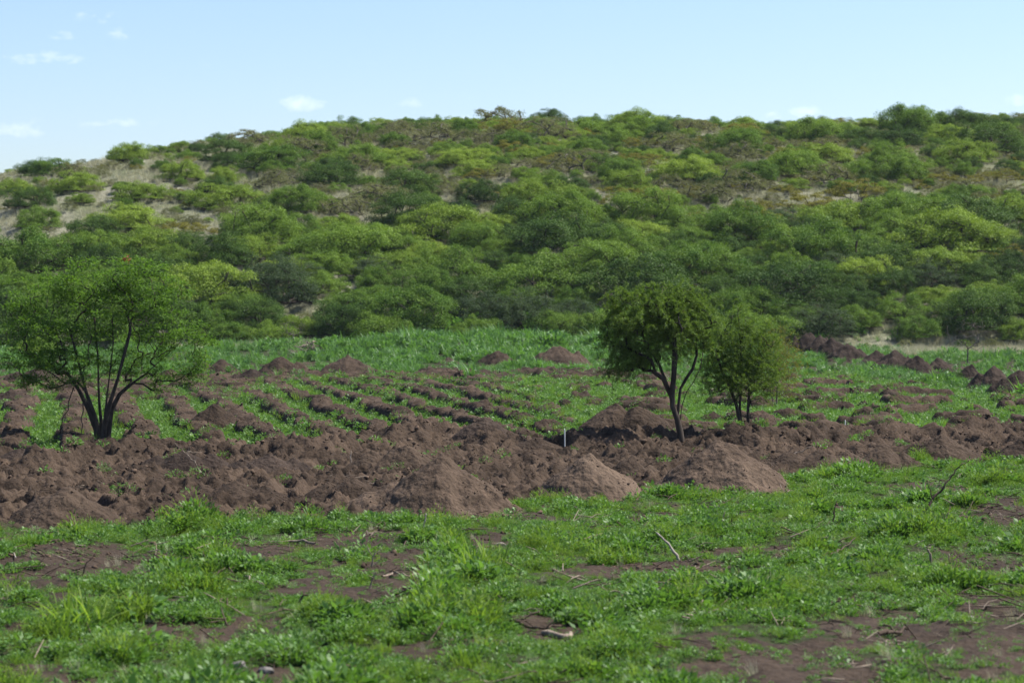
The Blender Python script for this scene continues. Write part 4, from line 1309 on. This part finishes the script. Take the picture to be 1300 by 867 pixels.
def brush_pile(u, v, hw, hh, label, seed, mat, n=70):
    g = np.random.default_rng(seed)
    b = at(u, v); b[2] = float(zg(b[:1], b[1:2])[0]); s = b[1] / F
    A = Acc()
    for k in range(n):
        c = np.array([g.normal(0, hw * .45) * s, g.normal(0, .6), 0]); c[2] = max(.05, (hh * s) * g.uniform(.05, 1) * math.exp(-(c[0] / (hw * s * .7)) ** 2))
        d = unit(g, 1)[0]; d[2] = d[2] * .4 + .1; L = g.uniform(.5, 1.6)
        p = np.stack([c - d * L / 2, c + g.normal(0, .06, 3), c + d * L / 2]); p[:, 2] = np.maximum(p[:, 2], .02)
        A.add(*tube(p, np.array([.05, .04, .018]) * g.uniform(.5, 1.3), 5))
    o = link('brush_pile', A.build('brush_pile', mat), None, b)
    tag(o, label, 'brush pile', 'heaps of cut brush at the far edge of the field')


brush_pile(395, 456, 26, 18, 'grey heap of cut brush on the far side, between two conical piles', 1, M_dead)
brush_pile(345, 447, 18, 9, 'small scatter of cut brush by the left hill foot', 2, M_dead, 40)
brush_pile(500, 430, 34, 10, 'long low line of cut brush on top of the far bank', 3, M_dead, 60)
brush_pile(1105, 447, 12, 8, 'pale brush heap between the two rows of dark piles', 4, M_pale, 30)


def bare_tree(u, v, top, spread, label, seed, mat, n=60, name='dead_tree', group=None, rt=.012):
    g = np.random.default_rng(seed)
    b = at(u, v); b[2] = max(float(zg(b[:1], b[1:2])[0]), float(zh(b[:1], b[1:2])[0])); s = b[1] / F
    h = (v - top) * s; w = spread * s
    T = np.array([0, 0, h * .62]) + unit(g, n) * np.array([w, w, h * .38]) * g.uniform(.4, 1, (n, 1))
    st = [[(0, 0, -.2), (.03, 0, h * .15), (g.normal(0, .08), 0, h * .32), (g.normal(0, .12), .05, h * .5)]]
    ch, tips, dirs, nodes = skeleton(st, T, g, h * .12, rt, .42, 0, .3, .2)
    root = thing(name, label, 'dead tree', b, group)
    link('trunk', wood('trunk', [c for c in ch if c[1].max() > rt * 1.8] or ch[:1], mat, g, rt), root)
    link('twigs', wood('twigs', [c for c in ch if c[1].max() <= rt * 1.8] or ch[-1:], mat, g, rt * .8), root)


bare_tree(372, 452, 412, 20, 'dark leafless shrubby tree beside the brush heap at the left hill foot', 31, M_barkl, 70)
bare_tree(1228, 462, 402, 32, 'wide grey leafless tree standing in the dry grass', 32, M_barkl, 90)
bare_tree(1139, 447, 412, 7, 'thin bare sapling with a dark stem at the rim of the dry grass', 33, M_bark, 24)
bare_tree(1149, 446, 408, 7, 'second thin bare sapling, close right of the first by the dry grass', 34, M_bark, 20)
bare_tree(458, 436, 413, 12, 'white-twigged dead tree above the far bank of plants', 35, M_pale, 36)
bare_tree(487, 438, 416, 10, 'dead tree of crossed brown and white limbs on the far bank', 36, M_dead, 18)
bare_tree(252, 226, 200, 10, 'small bare dead tree on the pale upper left slope', 37, M_bark, 20) if False else None


def small_shrub(u, v, hw, hs, key, label, seedk):
    b = at(u, v); z = float(zg(b[:1], b[1:2])[0]); r = hw / F * b[1]
    bush(key, b[0], b[1], z, r, hs, label, None, seedk)


small_shrub(1205, 487, 16, 1.2, 'dark', 'dark green shrub standing alone in the field beside the small piles', 1)
small_shrub(818, 622, 15, .9, 'mid', 'bright leafy weed bush between the pale pointed pile and the wide smooth pile', 2)
small_shrub(40, 455, 30, .8, 'mid', 'low leafy bush at the far left edge of the field', 3)
small_shrub(1150, 470, 9, 1, 'bright', 'tiny light green shrub among the row of piles beside the dry grass', 1)


def tall_clump(u, v, label, seed):
    b = at(u, v); b[2] = float(zg(b[:1], b[1:2])[0])
    o = link('grass_clump', blades(seed, 60, .45, .45, .95, .045, M_grass, .7, 5), None, b)
    tag(o, label, 'grass clump', 'tall clumps of broad grass in the near meadow')


tall_clump(610, 726, 'tall broad-bladed grass clump right of the bare patch', 201)
tall_clump(575, 792, 'dense rounded grass clump in the near middle of the meadow', 202)
tall_clump(100, 800, 'bushy grass clump at the lower left corner', 203)

# ------------------------------------------------------------------ sky and sun
def build_world():
    w = bpy.data.worlds.new('World'); SC.world = w; w.use_nodes = True
    nt = w.node_tree; nt.nodes.clear()
    out = N(nt, 'ShaderNodeOutputWorld'); bg = N(nt, 'ShaderNodeBackground'); bg.inputs[1].default_value = .089
    sky = N(nt, 'ShaderNodeTexSky', sky_type='NISHITA'); sky.sun_disc = False
    sky.sun_elevation = SUN_EL; sky.sun_rotation = SUN_AZ; sky.altitude = 300; sky.air_density = 1.0; sky.dust_density = 1.0; sky.ozone_density = 3.0
    tc = N(nt, 'ShaderNodeTexCoord'); vec = tc.outputs['Generated']
    # small fair-weather clouds, each at its own bearing and height
    total = None
    mp = N(nt, 'ShaderNodeMapping'); mp.inputs['Scale'].default_value = (1, 1, 1.7); nt.links.new(vec, mp.inputs[0])
    nz = noise(nt, mp.outputs[0], 130, 6, .6)
    sep = N(nt, 'ShaderNodeSeparateXYZ'); nt.links.new(vec, sep.inputs[0])
    X, Y, Z = sep.outputs
    az = math_(nt, 'DIVIDE', X, Y)
    el = math_(nt, 'DIVIDE', Z, Y)
    front = math_(nt, 'GREATER_THAN', Y, .1)
    for (u, v, ru, rv, k) in [(383, 132, 34, 13, .9), (520, 130, 24, 9, .5), (580, 152, 26, 10, .5), (25, 162, 42, 16, .6), (55, 74, 70, 11, .5), (75, 46, 22, 9, .4), (120, 22, 60, 10, .35), (155, 40, 24, 13, .3), (150, 156, 70, 9, .3),
                              (1020, 142, 30, 9, .5), (985, 148, 16, 8, .4), (1290, 128, 26, 9, .4), (470, 145, 7, 14, .25), (270, 85, 60, 5, .2)]:
        r = ray(u, v)
        a0, e0 = r[0] / r[1], r[2] / r[1]
        dx = math_(nt, 'DIVIDE', math_(nt, 'SUBTRACT', az, float(a0)), ru / F)
        dz = math_(nt, 'DIVIDE', math_(nt, 'SUBTRACT', el, float(e0)), rv / F)
        q = math_(nt, 'ADD', math_(nt, 'MULTIPLY', dx, dx), math_(nt, 'MULTIPLY', dz, dz))
        m = math_(nt, 'SUBTRACT', 1.0, q, True)
        m = math_(nt, 'MULTIPLY', m, k)
        total = m if total is None else math_(nt, 'MAXIMUM', total, m)
    cl = math_(nt, 'MULTIPLY', math_(nt, 'MULTIPLY', total, 5.0, True), math_(nt, 'MULTIPLY', math_(nt, 'SUBTRACT', math_(nt, 'ADD', nz, math_(nt, 'MULTIPLY', total, .42)), .60), 3.0, True), True)
    cl = math_(nt, 'MULTIPLY', cl, front)
    tint = mix(nt, 1.0, sky.outputs[0], (.95, .965, 1.06), 'MULTIPLY')
    col = mix(nt, math_(nt, 'MULTIPLY', cl, .27), tint, (8.6, 8.8, 9.2))
    nt.links.new(col, bg.inputs[0]); nt.links.new(bg.outputs[0], out.inputs[0])


def build_haze():
    m, nt, out = newmat('thin_haze')
    pv = N(nt, 'ShaderNodeVolumePrincipled'); pv.inputs['Color'].default_value = (.80, .88, 1, 1); pv.inputs['Density'].default_value = .00005; pv.inputs['Anisotropy'].default_value = .2
    nt.links.new(pv.outputs[0], out.inputs['Volume'])
    x0, x1, y0, y1, z0, z1 = -1500, 1500, -1500, 1500, -60, 60
    v = [(x, y, z) for z in (z0, z1) for (x, y) in ((x0, y0), (x1, y0), (x1, y1), (x0, y1))]
    f = [(3, 2, 1, 0), (4, 5, 6, 7), (0, 1, 5, 4), (1, 2, 6, 5), (2, 3, 7, 6), (3, 0, 4, 7)]
    o = link('haze', mesh('haze', v, np.array(f), m)); o['kind'] = 'stuff'


build_haze()
build_world()
sun = bpy.data.lights.new('sun', 'SUN'); sun.energy = 5.0; sun.angle = R(.5); sun.color = (1, .955, .88)
so = bpy.data.objects.new('sun', sun); C.objects.link(so)
so.rotation_euler = (R(90) - SUN_EL, 0, math.pi - SUN_AZ)

cam = bpy.data.cameras.new('camera'); cam.lens = 85; cam.sensor_width = 36; cam.clip_end = 5000; cam.clip_start = .5
cam.dof.use_dof = True; cam.dof.focus_distance = 74; cam.dof.aperture_fstop = 1.6
co = bpy.data.objects.new('camera', cam); C.objects.link(co)
co.location = (0, 0, H_CAM); co.rotation_euler = (math.pi / 2 - PITCH, 0, 0)
SC.camera = co
SC.view_settings.view_transform = 'Standard'; SC.view_settings.look = 'None'; SC.view_settings.gamma = 1
SC.view_settings.exposure = 1.0
SC.cycles.max_bounces = 6; SC.cycles.diffuse_bounces = 3; SC.cycles.transmission_bounces = 4; SC.cycles.glossy_bounces = 2; SC.cycles.transparent_max_bounces = 4
